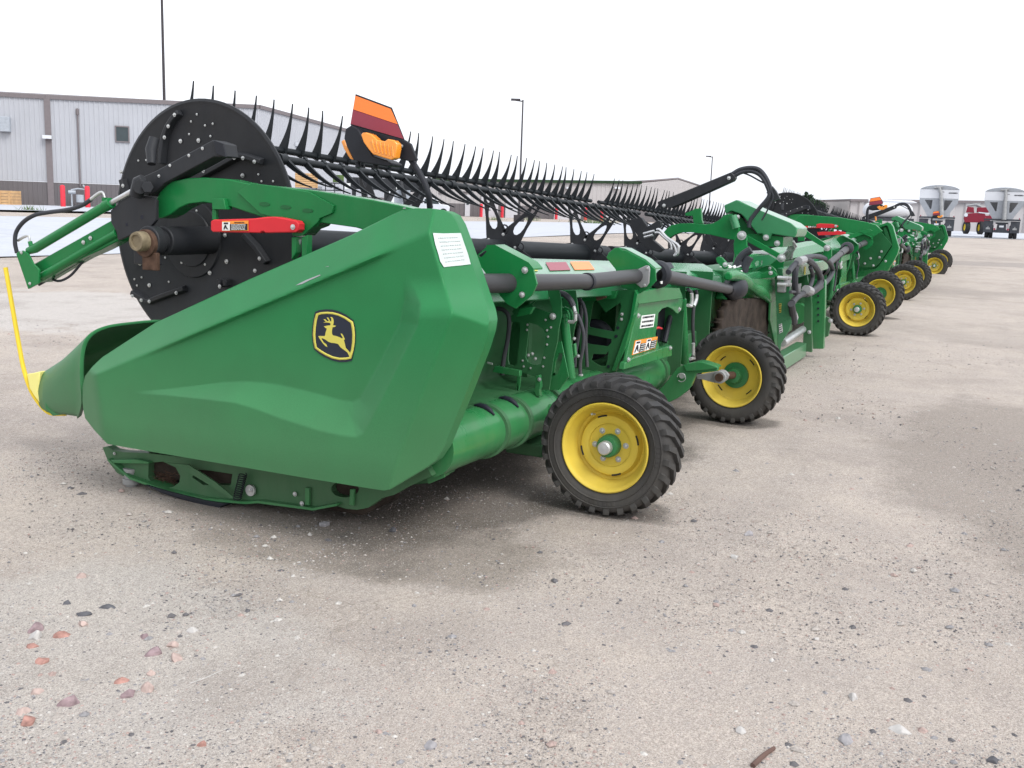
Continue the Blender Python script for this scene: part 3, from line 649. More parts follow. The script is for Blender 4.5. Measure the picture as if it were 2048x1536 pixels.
def sign(root, base):
    """warning sign with amber lamp on a bent tube; traced on the plane where it stands"""
    X = base; 
    b = MB(); b.tube([U(820, 316, 0, X), U(826, 326, 0, X), U(838, 345, 0, X), (U(850, 368, 0, X)), U(857, 390, 0, X), U(860, 416, 0, X+.02)], .0135, 14, sm=4); po = b.build('sign_post', 'black_plastic', root)
    c2 = lambda L: sc(L, 600, 150, 5.12)
    pl = plate('warning_sign', c2([(565, 193), (938, 333), (945, 350), (1070, 665), (512, 512)]), X-.02, .006, 'black_plastic', root)
    for nm, L, m in (('orange_band', [(570, 212), (932, 348), (1003, 505), (548, 352)], 'reflector_orange'), ('red_band', [(546, 356), (1003, 510), (1063, 655), (522, 500)], 'reflector_red')):
        b = MB(); b.ngon([p+V((-.0035, 0, 0)) for p in xp(c2(L), X-.02)], V((.0015, 0, 0))); b.build(nm, m, pl)
    b = MB(); b.prism(xp(c2([(515, 512), (1070, 665), (1135, 705), (1200, 870), (1190, 876), (1100, 880), (950, 840), (880, 830), (600, 740), (530, 620)]), X-.024), (.014, 0, 0)); b.build('sign_bracket', 'black_plastic', root, bevel=.004)
    for p in ((610, 572), (1042, 727)): bolt(root, *c2([p])[0], X-.026, .009)
    b = MB(); b.prism(xp(c2([(465, 550), (520, 515), (600, 560), (640, 640), (740, 830), (880, 872), (935, 905), (930, 930), (880, 935), (650, 900), (545, 870), (480, 740), (450, 650)]), X-.05), (.09, 0, 0)); hb = b.build('lamp_housing', 'black_plastic', root, bevel=.014, smooth=50)
    L = c2([(622, 610), (640, 590), (680, 588), (730, 608), (765, 640), (790, 665), (868, 680), (878, 668), (900, 655), (960, 668), (992, 705), (990, 760), (972, 850), (935, 868), (870, 852), (745, 812), (700, 760), (650, 690)])
    b = MB(); b.prism(xp(L, X-.085), (.04, 0, 0)); ln = b.build('amber_lens', 'amber_lens', hb, bevel=.006, smooth=40)
    b = MB()
    for k in range(6):
        a = U(*c2([(735+k*42, 665+k*12)])[0], 0, X-.086); e = U(*c2([(775+k*36, 790+k*9)])[0], 0, X-.086); b.tube([a, e], .004, 6)
    b.build('lens_rib', 'amber_lens', ln)
    b = MB(); b.prism(xp(c2([(420, 680), (440, 660), (475, 730), (520, 810), (545, 868), (510, 858), (450, 760)]), X+.03), (.03, 0, 0)); b.build('amber_lens', 'amber_lens', hb, bevel=.004)
    b = MB(); b.cyl(U(*c2([(590, 890)])[0], 0, X-.02), U(*c2([(600, 950)])[0], 0, X-.02), .012, 12); b.build('lamp_stud', 'black_plastic', hb); b = MB(); b.cyl(U(*c2([(770, 900)])[0], 0, X), U(*c2([(775, 960)])[0], 0, X), .012, 12); b.build('lamp_stud', 'black_plastic', hb)
def c1(L): return sc(L, 930, 480, 5.12)
def c2_(L): return sc(L, 1200, 540, 5.12)
def c3(L): return sc(L, 1420, 420, 6.827)
def c4(L): return sc(L, 1500, 560, 10.24)
def c8(L): return sc(L, 1240, 380, 6.4)
def wing(root, near=True):
    XA, XB = 3.80, 8.55
    def sec(X, pts): return [V((X, y, zb(X)+z)) for y, z in pts]
    b = MB(); b.rings([sec(X, [(2.38, 0), (2.30, .004), (2.12, -.085), (2.10, -.20), (2.14, -.21), (2.38, -.21)]) for X in (XA, 5.93, 5.96, XB)])
    bm_ = b.build('rear_beam', 'green_pale', root, bevel=.004)
    n = V((0, -.089, .18)).normalized(); p0 = V((4.9, 2.30, 1.244)); nn = (n+V((.041*n.z, 0, 0))).normalized()
    if near:
        for nm, L, m in (('red_reflector', c1([(826, 228), (1035, 224), (1082, 306), (872, 312)]), 'reflector_red'), ('orange_reflector', c1([(1078, 222), (1270, 220), (1328, 300), (1125, 304)]), 'reflector_orange'),
                         ('orange_reflector', c8([(440, 918), (530, 918), (580, 1000), (540, 1002), (480, 940)]), 'reflector_orange'), ('name_plate', c8([(583, 928), (655, 926), (692, 996), (618, 998)]), 'decal_black')):
            b = MB(); b.ngon([UP_(x, y, p0+n*.004, nn) for x, y in L], n*-.002); b.build(nm, m, bm_)
        b = MB()
        for L in ([(678, 256), (712, 256), (716, 266), (684, 266)], [(690, 280), (730, 278), (734, 290), (696, 290)], [(700, 306), (742, 303), (748, 315), (706, 317)], [(678, 256), (688, 256), (712, 317), (702, 317)]):
            b.ngon([UP_(x, y, p0+n*.004, nn) for x, y in c1(L)], n*-.002)
        b.build('letter_e', 'emblem_yellow', bm_)
    # back sheet, trough, round tube
    b = MB(); rows = []
    for X in (XA, XB):
        rows.append([V((X, y, z-.02*(X-3.8))) for y, z in ((2.36, 1.10), (2.44, .75), (2.50, .60), (2.42, .56), (2.30, .56), (2.20, .555), (2.12, .52))])
    b.rings(rows, closed=False, caps=False); b.build('back_sheet', 'green_dark', root, solid=.006, smooth=20)
    for X in (5.0, 6.4, 7.4):
        b = MB(); b.box((X, 2.30, .58), (X+.05, 2.44, zb(X)-.2)); b.build('sheet_stiffener', 'green_dark', root, bevel=.004)
    zt = lambda X: .435-.02*(X-3.8)
    b = MB(); b.cyl((3.76, 2.2, zt(3.76)), (XB, 2.2, zt(XB)), .128, 40); tb = b.build('frame_tube', 'green_paint', root)
    for X in (4.25, 4.52, 4.95, 6.85):
        b = MB(); a0, a1 = R(60), R(285); rg = []
        for k in range(25):
            a = a0+(a1-a0)*k/24; c = V((X+.05*sin(k/24*pi), 2.2, zt(X))); e = V((0, cos(a), sin(a))); w = .02
            rg.append([c+e*.126-V((w, 0, 0)), c+e*.141-V((w*.8, 0, 0)), c+e*.141+V((w*.8, 0, 0)), c+e*.126+V((w, 0, 0))])
        b.rings(rg); b.build('tube_strap', 'green_dark', tb)
        if X < 4.8: b = MB(); b.tube([V((X-.03, 2.2+cos(R(t))*.134, zt(X)+sin(R(t))*.134)) for t in (82, 95, 108, 122, 134)], [.004, .014, .016, .013, .004], 10); b.build('strap_slot', 'decal_black', tb)
    b = MB(); b.box((4.75, 2.08, .20), (5.2, 2.3, .27)); b.build('lower_pan', 'green_dark', root, bevel=.01)
    if near:
        b = MB(); b.prism(xp(c1([(245, 878), (272, 960), (250, 968), (262, 1032), (175, 1045)]), 3.95), (.02, 0, 0)); b.build('latch_plate', 'green_pale', root)
        b = MB(); b.tube([U(x, y, 0, 4.7) for x, y in c1([(230, 1255), (280, 1270)])], .006, 8); b.build('latch_pin', 'zinc', root)
        b = MB(); b.tube([U(x, y, 0, 4.75) for x, y in c1([(330, 700), (400, 720), (450, 800), (440, 1000), (400, 1200), (380, 1380)])], .012, 10, sm=4); b.build('wire_harness', 'hose', root)
        b = MB(); b.tube([U(x, y, 0, 5.3) for x, y in c1([(1130, 620), (1200, 640), (1240, 800), (1235, 1000), (1250, 1300)])], .010, 10, sm=4); b.build('hydraulic_hose', 'hose', root)
        b = MB(); b.tube([U(x, y, 0, 5.35) for x, y in c1([(1165, 560), (1190, 700), (1170, 900), (1130, 1150), (1120, 1300)])], .013, 10, sm=4); b.build('hydraulic_hose', 'hose', root)
        for L, X_, m_ in ((([(1130, 540), (1560, 520), (1530, 600), (1170, 630)]), 5.75, 'green_paint'), (([(560, 700), (700, 690), (660, 760), (520, 790)]), 4.55, 'green_paint'), (([(300, 1290), (560, 1340), (560, 1400), (280, 1350)]), 4.7, 'green_paint'), (([(1000, 1100), (1120, 1060), (1130, 1180), (1060, 1260)]), 5.1, 'green_paint')):
            b = MB(); b.prism(xp(c1(L), X_), (.03, 0, 0)); b.build('cross_bracket', m_, root, bevel=.003)
        for p in ((270, 700), (300, 880), (1160, 1188), (650, 1180), (690, 1165), (720, 1215), (1135, 745), (1120, 1010)): bolt(root, *c1([p])[0], 4.7, .011)
        b = MB(); b.cyl(U(*c1([(1350, 590)])[0], 0, 5.7), U(*c1([(1440, 560)])[0], 0, 5.7), .02, 12); b.build('pivot_bush', 'rust', root)
    # ribs (traced side plates)
    ribA = c1([(715, 515), (960, 515), (985, 620), (985, 780), (960, 900), (945, 1040), (905, 1200), (880, 1380), (860, 1536), (770, 1536), (745, 1536), (730, 1500), (720, 1400), (560, 1345), (530, 1345), (420, 1330), (400, 1290), (430, 1000), (430, 800), (500, 760), (480, 730), (520, 700), (600, 690), (690, 640), (740, 600)])
    hA = c1([(655, 845), (740, 870), (800, 910), (825, 960), (820, 1060), (800, 1180), (775, 1270), (740, 1280), (690, 1275), (640, 1250), (620, 1200), (640, 1000)])
    hB = c1([(480, 840), (520, 840), (565, 850), (560, 1000), (545, 1150), (535, 1270), (500, 1290), (450, 1275), (437, 1230), (450, 1000), (470, 880)])
    hC = c1([(720, 545), (830, 545), (865, 590), (900, 740), (880, 750), (700, 690), (690, 660), (740, 600)])
    ra = plate('rib_plate', ribA, 4.80, .012, 'green_dark', root, holes=[hA, hB, hC])
    if near:
        bolt(ra, *c1([(900, 782)])[0], 4.79, .022)
        for p in [(640, 868), (635, 920), (880, 895), (840, 925), (850, 990), (840, 1070), (812, 1205), (800, 1295), (590, 1235), (600, 1295), (670, 1312), (825, 818)]: bolt(ra, *c1([p])[0], 4.797, .008)
        bolt(ra, *c1([(762, 1428)])[0], 4.76, .014)
    q = c1([(725, 1390), (760, 1385), (765, 1440), (775, 1500), (760, 1536), (765, 1600), (720, 1600), (712, 1536)])
    plate('rib_clip', q, 4.76, .03, 'green_paint', ra)
    q = c1([(535, 1345), (575, 1340), (560, 1500), (545, 1560), (700, 1600), (700, 1640), (520, 1560)])
    plate('rib_clip', q, 4.79, .012, 'green_paint', ra)
    b = MB(); b.prism(xp(c1([(960, 515), (1130, 515), (1150, 640), (1160, 760), (1120, 900), (1090, 1100), (1010, 1100), (985, 900), (985, 620)]), 5.0), (.01, 0, 0)); b.build('rib_plate', 'green_dark', root, bevel=.002)
    q = c1([(905, 1180), (940, 1050), (985, 1040), (1060, 1400), (1010, 1470), (960, 1536), (860, 1536), (880, 1380)])
    plate('rib_gusset', q, 4.86, .01, 'green_paint', root, holes=[c1([(925, 1250), (960, 1160), (1000, 1160), (990, 1240), (950, 1370), (920, 1385), (870, 1400), (875, 1380), (915, 1360)])])
    ribB = c1([(1130, 515), (1740, 510), (1755, 560), (1690, 830), (1620, 1100), (1560, 1300), (1530, 1420), (1200, 1420), (1180, 1200), (1160, 900), (1160, 700)])
    hs_ = [c1([(1310, 640), (1345, 615), (1440, 740), (1590, 640), (1600, 680), (1530, 940), (1280, 895), (1268, 880)]), c1([(1255, 965), (1500, 1015), (1500, 1050), (1460, 1090), (1240, 1060)]), c1([(1310, 1165), (1440, 1170), (1470, 1130), (1460, 1230), (1440, 1290), (1380, 1290), (1290, 1230), (1300, 1200)])]
    rb = plate('rib_plate', ribB, 5.82, .012, 'green_dark', root, holes=hs_)
    if near:
        for p in ((1608, 760), (1602, 812)): bolt(rb, *c1([p])[0], 5.81, .013)
        b = MB()
        for p in ((1568, 898), (1548, 985), (1470, 1295)):
            c = U(*c1([p])[0], 0, 5.818); b.cyl(c, c+V((-.004, 0, 0)), .01, 10)
        b.build('plate_hole', 'decal_black', rb)
    b = MB(); b.prism(xp(c1([(1740, 510), (1765, 560), (1720, 800), (1640, 1100), (1540, 1340), (1500, 1340), (1690, 800)]), 5.80), (.05, 0, 0)); b.build('rib_flange', 'green_paint', rb, bevel=.002)
    for X in (7.0, 7.75): 
        b = MB(); b.box((X, 2.0, .35), (X+.012, 2.36, zb(X)-.05)); b.build('rib_plate', 'green_dark', root, bevel=.002)
    b = MB(); b.cyl((5.9, 2.28, .70), (6.0, 2.28, .70), .13, 24); b.build('air_spring', 'black_plastic', root, bevel=.02)
    # brackets carrying the drive shaft
    qa = c1([(100, 190), (130, 150), (220, 70), (305, 66), (650, 248), (700, 310), (735, 450), (690, 560), (520, 702), (430, 655), (350, 560), (330, 500)])
    br = plate('shaft_bracket', qa, 4.10, .012, 'green_paint', root, holes=[c1([(195, 110), (225, 110), (205, 140), (175, 170), (135, 175), (140, 150)])])
    b = MB(); e = xp(c1([(220, 70), (305, 66), (650, 248), (700, 310)]), 4.10); b.rings([[p, p+V((.10, 0, 0)), p+V((.10, 0, .008)), p+V((0, 0, .008))] for p in e]); b.build('bracket_flange', 'green_paint', br)
    e = xp(c1([(600, 330), (690, 300), (735, 450), (690, 560), (585, 560), (620, 450)]), 4.085)
    if near:
        bolt(br, *c1([(614, 308)])[0], 4.09, .019); bolt(br, *c1([(585, 560)])[0], 4.09, .017)
    qb = c1([(1445, 180), (1470, 130), (1530, 82), (1575, 78), (1610, 105), (1640, 105), (1850, 215), (1950, 300), (1955, 420), (1900, 480), (1770, 560), (1700, 530), (1600, 480), (1540, 300)])
    br2 = plate('shaft_bracket', qb, 5.86, .014, 'green_paint', root)
    b = MB(); e = xp(c1([(1570, 90), (1640, 100), (1850, 212), (1950, 300)]), 5.87); b.rings([[p, p+V((.12, 0, 0)), p+V((.12, 0, .008)), p+V((0, 0, .008))] for p in e]); b.build('bracket_flange', 'green_pale', br2)
    fl = c1([(1640, 370), (1700, 330), (1850, 262), (1880, 265), (1890, 300), (1880, 440), (1850, 480), (1800, 490), (1750, 450)])
    plate('shaft_flange', fl, 5.82, .02, 'cast_grey', br2, bevel=.004)
    if near:
        for p in ((1870, 290), (1840, 462)): bolt(br2, *c1([p])[0], 5.815, .011)
    Ys = 1.975
    P = [U(925, 568, 1, 2.06), U(1050, 565.5, 1, Ys), U(1178, 563, 1, Ys)]
    b = MB(); b.tube([P[0], P[1]], .044, 24); s1 = b.build('drive_shaft', 'shaft_guard', root)
    b = MB(); b.tube([P[1], P[2]], .041, 24); b.build('shaft_sleeve', 'shaft_guard', s1)
    P2 = [U(1172, 563.5, 1, Ys), U(1290, 550, 1, Ys)]
    b = MB(); b.cyl(P2[0], P2[0].lerp(P2[1], .03), .048, 24); b.build('sleeve_ring', 'black_plastic', s1)
    b = MB(); b.tube(P2, .043, 24); b.build('drive_shaft', 'shaft_guard', root)
    c = U(1315, 549, 1, Ys); b = MB(); b.lathe([(-.05, .05), (-.045, .075), (-.02, .09), (.02, .09), (.05, .08), (.10, .05)], c, (1, 0, 0), 36); jb = b.build('shaft_joint_cover', 'black_plastic', root)
    P3 = [U(1325, 552, 1, Ys), U(1368, 560.5, 1, Ys), U(1482, 583, 1, Ys)]
    b = MB(); b.tube([P3[0], P3[1]], .046, 24); b.tube([P3[1], P3[2]], .041, 24); b.build('drive_shaft', 'shaft_guard', root)
    if near:
        b = MB(); b.ngon([U(x, y, 1, Ys-.052) for x, y in c2_([(620, 120), (690, 98), (696, 105), (650, 140), (625, 142)])], (0, .004, 0)); b.build('shaft_label', 'decal_white', jb)
    c = U(1466, 577, 1, Ys); b = MB(); b.lathe([(-.16, .045), (-.10, .06), (-.05, .085), (.02, .098), (.12, .10), (.16, .08)], c, (1, 0, 0), 40); bt = b.build('shaft_boot', 'black_plastic', root)
    # green hydraulic cylinder, hoses
    b = MB(); top = U(*c1([(1010, 760)])[0], 0, 4.93); bot = U(*c1([(1085, 1420)])[0], 0, 4.93)
    b.cyl(top, bot, .026, 20); b.cyl(top, top.lerp(bot, .06), .032, 20); cy = b.build('lift_cylinder', 'green_paint', root, bevel=.002)
    b = MB(); b.tube([U(x, y, 0, 4.9) for x, y in c1([(985, 690), (1040, 720), (1065, 780), (1060, 850)])], .007, 8, sm=4); b.tube([U(x, y, 0, 4.88) for x, y in c1([(1020, 690), (1080, 720), (1100, 780), (1090, 830)])], .007, 8, sm=4); b.build('cylinder_pipe', 'green_paint', cy)
    b = MB(); b.tube([U(x, y, 0, 4.86) for x, y in c1([(960, 540), (1020, 560), (1075, 610), (1110, 680)])], .016, 10, sm=4); b.tube([U(x, y, 0, 4.95) for x, y in c1([(1150, 760), (1190, 860), (1215, 980), (1205, 1120), (1180, 1250), (1180, 1380)])], .010, 10, sm=4); b.build('hydraulic_hose', 'hose', root)
    b = MB(); b.tube([U(x, y, 0, 4.86) for x, y in c1([(1108, 668), (1120, 712), (1130, 760), (1128, 820), (1108, 838), (1060, 838)])], .010, 10); b.build('hose_fitting', 'zinc', root); b = MB(); b.cyl(U(*c1([(1183, 1372)])[0], 0, 4.95), U(*c1([(1183, 1390)])[0], 0, 4.95), .014, 10); b.build('hose_fitting', 'zinc', root)
    # rear cover box with labels
    Yc = 2.0
    q = c2_([(370, 262), (400, 225), (640, 175), (810, 180), (845, 250), (850, 300), (840, 400), (800, 450), (780, 440), (740, 400), (690, 378), (640, 395), (600, 440), (590, 560), (570, 660), (590, 720), (610, 790), (735, 768), (738, 880), (600, 920), (245, 1020), (270, 900), (330, 640), (395, 360)])
    cv = MB(); cv.prism(yp(q, Yc), (0, .02, 0)); cv.prism(yp(c2_([(395, 225), (640, 175), (815, 180), (850, 290), (400, 352), (372, 262)]), Yc-.03), (0, .03, 0)); cv.prism(yp(c2_([(335, 905), (735, 768), (738, 880), (245, 1020), (258, 950)]), Yc-.035), (0, .035, 0))
    co = cv.build('module_cover', 'green_paint', root, bevel=.004)
    b = MB(); b.prism(yp(c2_([(590, 400), (690, 378), (790, 440), (780, 700), (700, 740), (580, 760)]), 2.14), (0, .02, 0)); b.tube([U(x, y, 1, 2.1) for x, y in c2_([(740, 420), (700, 560), (660, 740)])], .02, 10); b.build('cover_module', 'black_plastic', co)
    if near:
        q = [U(x, y, 1, Yc-.004) for x, y in c2_([(430, 468), (566, 450), (548, 582), (410, 600)])]
        b = MB(); b.ngon(q, (0, .003, 0)); w = b.build('info_plate', 'decal_white', co); writing(w, [p+V((0, -.002, 0)) for p in q], 3, seed=8, h=.45)
        q = [U(x, y, 1, Yc-.004) for x, y in c2_([(362, 722), (592, 682), (566, 800), (330, 872)])]
        b = MB(); b.ngon(q, (0, .003, 0)); w = b.build('warning_label', 'decal_orange', co); A, B_, C, D_ = [p+V((0, -.0025, 0)) for p in q]
        Pq = lambda a, c: A.lerp(B_, a).lerp(D_.lerp(C, a), c)
        for u0, u1, v0, m in ((.02, .24, .06, 'decal_white'), (.26, .48, .3, 'decal_black'), (.5, .70, .06, 'decal_white'), (.72, .97, .25, 'decal_black')):
            b = MB(); b.ngon([Pq(u0, v0), Pq(u1, v0), Pq(u1, .94), Pq(u0, .94)], (0, .001, 0)); b.build('label_panel', m, w)
            qq = [k+V((0, -.0018, 0)) for k in (Pq(u0, v0), Pq(u1, v0), Pq(u1, .94), Pq(u0, .94))]
            if m == 'decal_black': writing(w, qq, 4, 'decal_white', seed=int(u0*50), h=.45)
            else:
                b = MB(); Z = lambda a, c: qq[0].lerp(qq[1], a).lerp(qq[3].lerp(qq[2], a), c)
                for s_ in ([(.15, .05), (.85, .05), (.85, .2), (.15, .2)], [(.3, .35), (.55, .3), (.7, .55), (.9, .9), (.65, .8), (.45, .6), (.25, .95), (.1, .85)]): b.ngon([Z(*k) for k in s_], (0, .0005, 0))
                b.build('pictogram', 'decal_black', w)
        for p in ((390, 468), (288, 918), (716, 798), (808, 402)):
            o = inst(BOLT, 'bolt', co, U(*c2_([p])[0], 1, Yc-.036), (0, 0, R(90)), .013)
        b = MB(); b.tube([U(x, y, 1, 2.08) for x, y in c2_([(555, 600), (600, 590), (630, 600)])], .008, 8); b.build('red_connector', 'red_paint', co)
    # second post, steel hose ends
    b = MB(); b.cyl(U(*c2_([(840, 300)])[0], 1, 2.02), U(*c2_([(868, 950)])[0], 1, 2.02), .032, 16); b.build('lift_cylinder', 'green_paint', root)
    b = MB()
    for L in ([(900, 195), (940, 240), (945, 330), (930, 380)], [(985, 210), (990, 260), (985, 330), (960, 380), (950, 560), (960, 760)]): b.tube([U(x, y, 1, 1.97) for x, y in c2_(L)], .013, 8, sm=4); b.build('hydraulic_hose', 'hose', root); b = MB()
    b = MB()
    for L in ([(938, 240), (940, 300), (932, 370), (900, 360)], [(990, 250), (985, 300), (960, 370)], [(955, 750), (955, 860), (965, 905), (925, 910)]): b.tube([U(x, y, 1, 1.94) for x, y in c2_(L)], .013, 8); b.build('hose_fitting', 'zinc', root); b = MB()
    b = MB(); b.cyl((6.6, 2.25, .55), (8.3, 2.15, .48), .09, 20); b.box((6.9, 2.1, .3), (8.4, 2.4, .6)); b.build('cross_tube', 'green_dark', root, bevel=.01)
def wheel_arms(root, dx=0, near=True):
    sh = V((dx, 0, 0))
    # outer wheel: short arm hidden behind it
    b = MB(); b.tube([V((4.85, 2.3, .45))+sh, V((4.83, 1.95, .42))+sh, V((4.80, 1.66, .355))+sh], .045, 14, sm=4); b.cyl(V((4.64, 1.66, .355))+sh, V((4.86, 1.66, .355))+sh, .04, 16); b.build('wheel_arm', 'green_paint', root)
    # inner wheel: curved gooseneck arm, stub axle on a grey casting
    q = c2_([(595, 1225), (640, 1190), (700, 1120), (745, 1060), (790, 1005), (850, 975), (1000, 938), (1060, 945), (1185, 985), (1205, 1005), (1200, 1035), (1120, 1045), (985, 1060), (955, 1130), (930, 1190), (880, 1250), (800, 1310), (720, 1350), (650, 1370), (620, 1300)])
    b = MB(); b.prism([p+sh for p in xp(q, 6.82)], (.05, 0, 0)); b.prism([p+sh for p in xp(c2_([(850, 975), (1000, 938), (1060, 945), (1185, 985), (1205, 1005), (1050, 1030), (880, 1040)]), 6.80)], (.12, 0, 0)); ar = b.build('wheel_arm', 'green_paint', root, bevel=.008)
    q = c2_([(980, 1080), (1080, 1060), (1180, 1040), (1250, 1030), (1300, 1050), (1320, 1080), (1300, 1120), (1240, 1150), (1200, 1158), (1150, 1150), (1060, 1125), (995, 1112)])
    b = MB(); b.prism([p+sh for p in xp(q, 6.98)], (.03, 0, 0)); c = U(*c2_([(1222, 1100)])[0], 0, 6.95)+sh; b.cyl(c, c+V((.10, 0, 0)), .045, 24); ac = b.build('axle_casting', 'cast_grey', ar, bevel=.004)
    b = MB(); b.cyl(c+V((-.012, 0, 0)), c+V((.0, 0, 0)), .03, 20); b.build('axle_bore', 'rust', ac)
    b = MB(); b.cyl(c+V((.05, 0, 0)), V((7.3, 1.66, .355))+sh, .028, 16); b.build('stub_axle', 'rust', ar)
    c = U(*c2_([(838, 1085)])[0], 0, 6.80)+sh; b = MB(); b.cyl(c, c+V((.05, 0, 0)), .02, 14); b.tube([c+V((-.01, .03*cos(t), .03*sin(t)-.01)) for t in [k*.45 for k in range(13)]], .003, 6); b.build('lock_pin', 'zinc', ar)
    for p in ((1010, 1008), (1140, 990)): 
        o = inst(BOLT, 'bolt', ar, U(*c2_([p])[0], 0, 6.86)+sh, (0, R(90), 0), .016)
def centre(root):
    G_, P_ = 'green_paint', 'green_pale'
    def pl(name, L, X, th, m=G_, par=None, **k): return plate(name, L, X, th, m, par or root, **k)
    def yl(name, L, Y, th, m=G_, par=None):
        b = MB(); b.prism(yp(L, Y), (0, th, 0)); return b.build(name, m, par or root, bevel=.004)
    # centre frame behind everything: tube + sheet with the feeder opening
    for x0_, x1_ in ((8.5, 9.75), (11.6, 12.8)): b = MB(); b.box((x0_, 2.25, .12), (x1_, 2.6, .95)); b.build('centre_sheet', 'green_dark', root, bevel=.01)
    b = MB(); b.box((8.5, 2.1, .93), (12.8, 2.45, 1.05)); b.build('centre_beam', 'green_dark', root, bevel=.01)
    # casting around the gearbox, mud-covered below
    b = MB()
    b.tube([U(x, y, 1, 1.95) for x, y in c3([(240, 905), (330, 890), (430, 930), (500, 990), (590, 1060), (680, 1110), (760, 1180), (820, 1260)])], [.035, .05, .05, .055, .04, .055, .04, .02], 12, sm=4)
    b.prism(yp(c3([(400, 920), (500, 945), (560, 1000), (700, 1120), (820, 1260), (600, 1240), (360, 1240), (400, 1100)]), 2.05), (0, .2, 0)); b.build('gearbox_casting', G_, root, bevel=.012, smooth=60)
    mb = MB(); n = 34; L0 = c2_([(1230, 430), (1300, 300), (1450, 290), (1600, 290), (1760, 330), (1750, 440), (1700, 560), (1700, 700), (1760, 800), (1830, 870), (1500, 870), (1200, 800), (1180, 600)])
    xs = [min(p[0] for p in L0), max(p[0] for p in L0)]; ys = [min(p[1] for p in L0), max(p[1] for p in L0)]; vs = []; fs = []
    for j in range(n+1):
        for i in range(n+1):
            x = xs[0]+(xs[1]-xs[0])*i/n; y = ys[0]+(ys[1]-ys[0])*j/n; p = U(x, y, 1, 2.0)
            h = noise.noise(p*3)*.02+noise.noise(p*9)*.01; q = p+V((0, h, 0)); vs.append(q)
    for j in range(n):
        for i in range(n):
            cx = xs[0]+(xs[1]-xs[0])*(i+.5)/n; cy = ys[0]+(ys[1]-ys[0])*(j+.5)/n
            if inside((cx+noise.noise(V((i*.4, j*.4, 0)))*5, cy+noise.noise(V((i*.4, j*.4, 5)))*5), L0): fs.append((j*(n+1)+i, j*(n+1)+i+1, (j+1)*(n+1)+i+1, (j+1)*(n+1)+i))
    mb.add(vs, fs); mb.build('mud_cake', 'mud', root, smooth=80, solid=.05)
    yl('centre_panel', c3([(490, 940), (885, 945), (900, 1180), (905, 1536), (930, 1950), (915, 1960), (820, 1500), (830, 1260), (700, 1120), (560, 1000)]), 1.93, .02, G_)
    yl('panel_top', c3([(430, 905), (600, 850), (700, 840), (880, 880), (890, 945), (500, 945)]), 2.0, .05, P_)
    # side plates of the feeder frame
    sp_ = pl('feeder_plate', c4([(505, -10), (600, -40), (700, 20), (735, 60), (815, 120), (815, 420), (830, 600), (850, 880), (790, 1060), (735, 1140), (640, 1300), (605, 1530), (580, 1560), (555, 1200), (540, 600), (520, 300)]), 9.75, .012, P_)
    for nm, L, m in (('safety_label', [(570, 55), (630, 50), (625, 235), (568, 240)], 'decal_white'), ('caution_label', [(590, 485), (645, 480), (640, 665), (600, 672)], 'emblem_yellow'), ('safety_label', [(592, 910), (655, 885), (675, 1060), (600, 1095)], 'decal_white')):
        b = MB(); b.ngon([p+V((-.004, 0, 0)) for p in xp(c4(L), 9.75)], V((.002, 0, 0))); o = b.build(nm, m, sp_); writing(o, [p+V((-.006, 0, 0)) for p in xp(c4(L), 9.75)], 4, seed=len(L)+int(L[0][0]))
    pl('lug_plate', c3([(600, 850), (700, 790), (780, 760), (840, 765), (880, 800), (1000, 990), (930, 910), (900, 900), (840, 890), (760, 930), (600, 930)]), 9.6, .03)
    pl('lug_plate', c3([(610, 930), (700, 870), (780, 835), (850, 830), (900, 860), (910, 905), (840, 925), (700, 935)]), 9.5, .03)
    bolt(root, *c3([(818, 793)])[0], 9.59, .02); bolt(root, *c3([(830, 858)])[0], 9.49, .028)
    # lower beam, roller, posts
    b = MB(); a = U(*c4([(600, 1480)])[0], 0, 9.78); e = U(*c4([(1130, 1190)])[0], 0, 11.25)
    b.hexa([(9.77, a.y-.02, .02), (11.25, a.y-.02, .02), (11.25, a.y+.1, .02), (9.77, a.y+.1, .02), (9.77, a.y-.02, .17), (11.25, a.y-.02, .17), (11.25, a.y+.1, .17), (9.77, a.y+.1, .17)]); b.build('lower_beam', P_, root, bevel=.008)
    b = MB(); b.cyl(U(*c4([(670, 1290)])[0], 0, 9.85), U(*c4([(1080, 1010)])[0], 0, 11.1), .038, 20); b.build('feed_roller', 'steel', root)
    pl('post', c4([(1125, -100), (1165, -100), (1265, 500), (1265, 1480), (1010, 1450), (1080, 1380), (1105, 800)]), 11.2, .06, 'green_dark')
    p2 = pl('post', c4([(1270, 0), (1530, 0), (1540, 40), (1530, 700), (1500, 1410), (1290, 1410), (1275, 800)]), 11.35, .10, G_)
    bolt(root, *c4([(1215, 1065)])[0], 11.19, .03); bolt(root, *c4([(1650, 835)])[0], 11.4, .035)
    pl('post_shoe', c4([(1500, 740), (1560, 750), (1640, 800), (1650, 860), (1600, 1150), (1510, 1190)]), 11.5, .05, 'green_dark')
    b = MB()
    for k in range(5):
        c = U(*c4([(1398, 325+k*215*.6)])[0], 0, 11.345); b.cyl(c, c+V((-.006, 0, 0)), .012, 10)
    b.build('post_hole', 'decal_black', p2)
    yl('header_crossbar', c3([(990, 800), (1120, 765), (1600, 690), (1620, 790), (1600, 810), (1200, 925), (1000, 960)]), 1.82, .05, P_)
    b = MB(); b.ngon([p for p in yp(c3([(1290, 775), (1310, 768), (1305, 880), (1288, 885)]), 1.816)], (0, .003, 0)); b.build('caution_label', 'emblem_yellow', root)
    # upper beam with white-lit top
    b = MB(); 
    T = yp(c3([(560, 610), (900, 585), (1480, 455), (1650, 440)]), 2.12); Bt = yp(c3([(540, 800), (900, 720), (1480, 580), (1640, 560)]), 2.08)
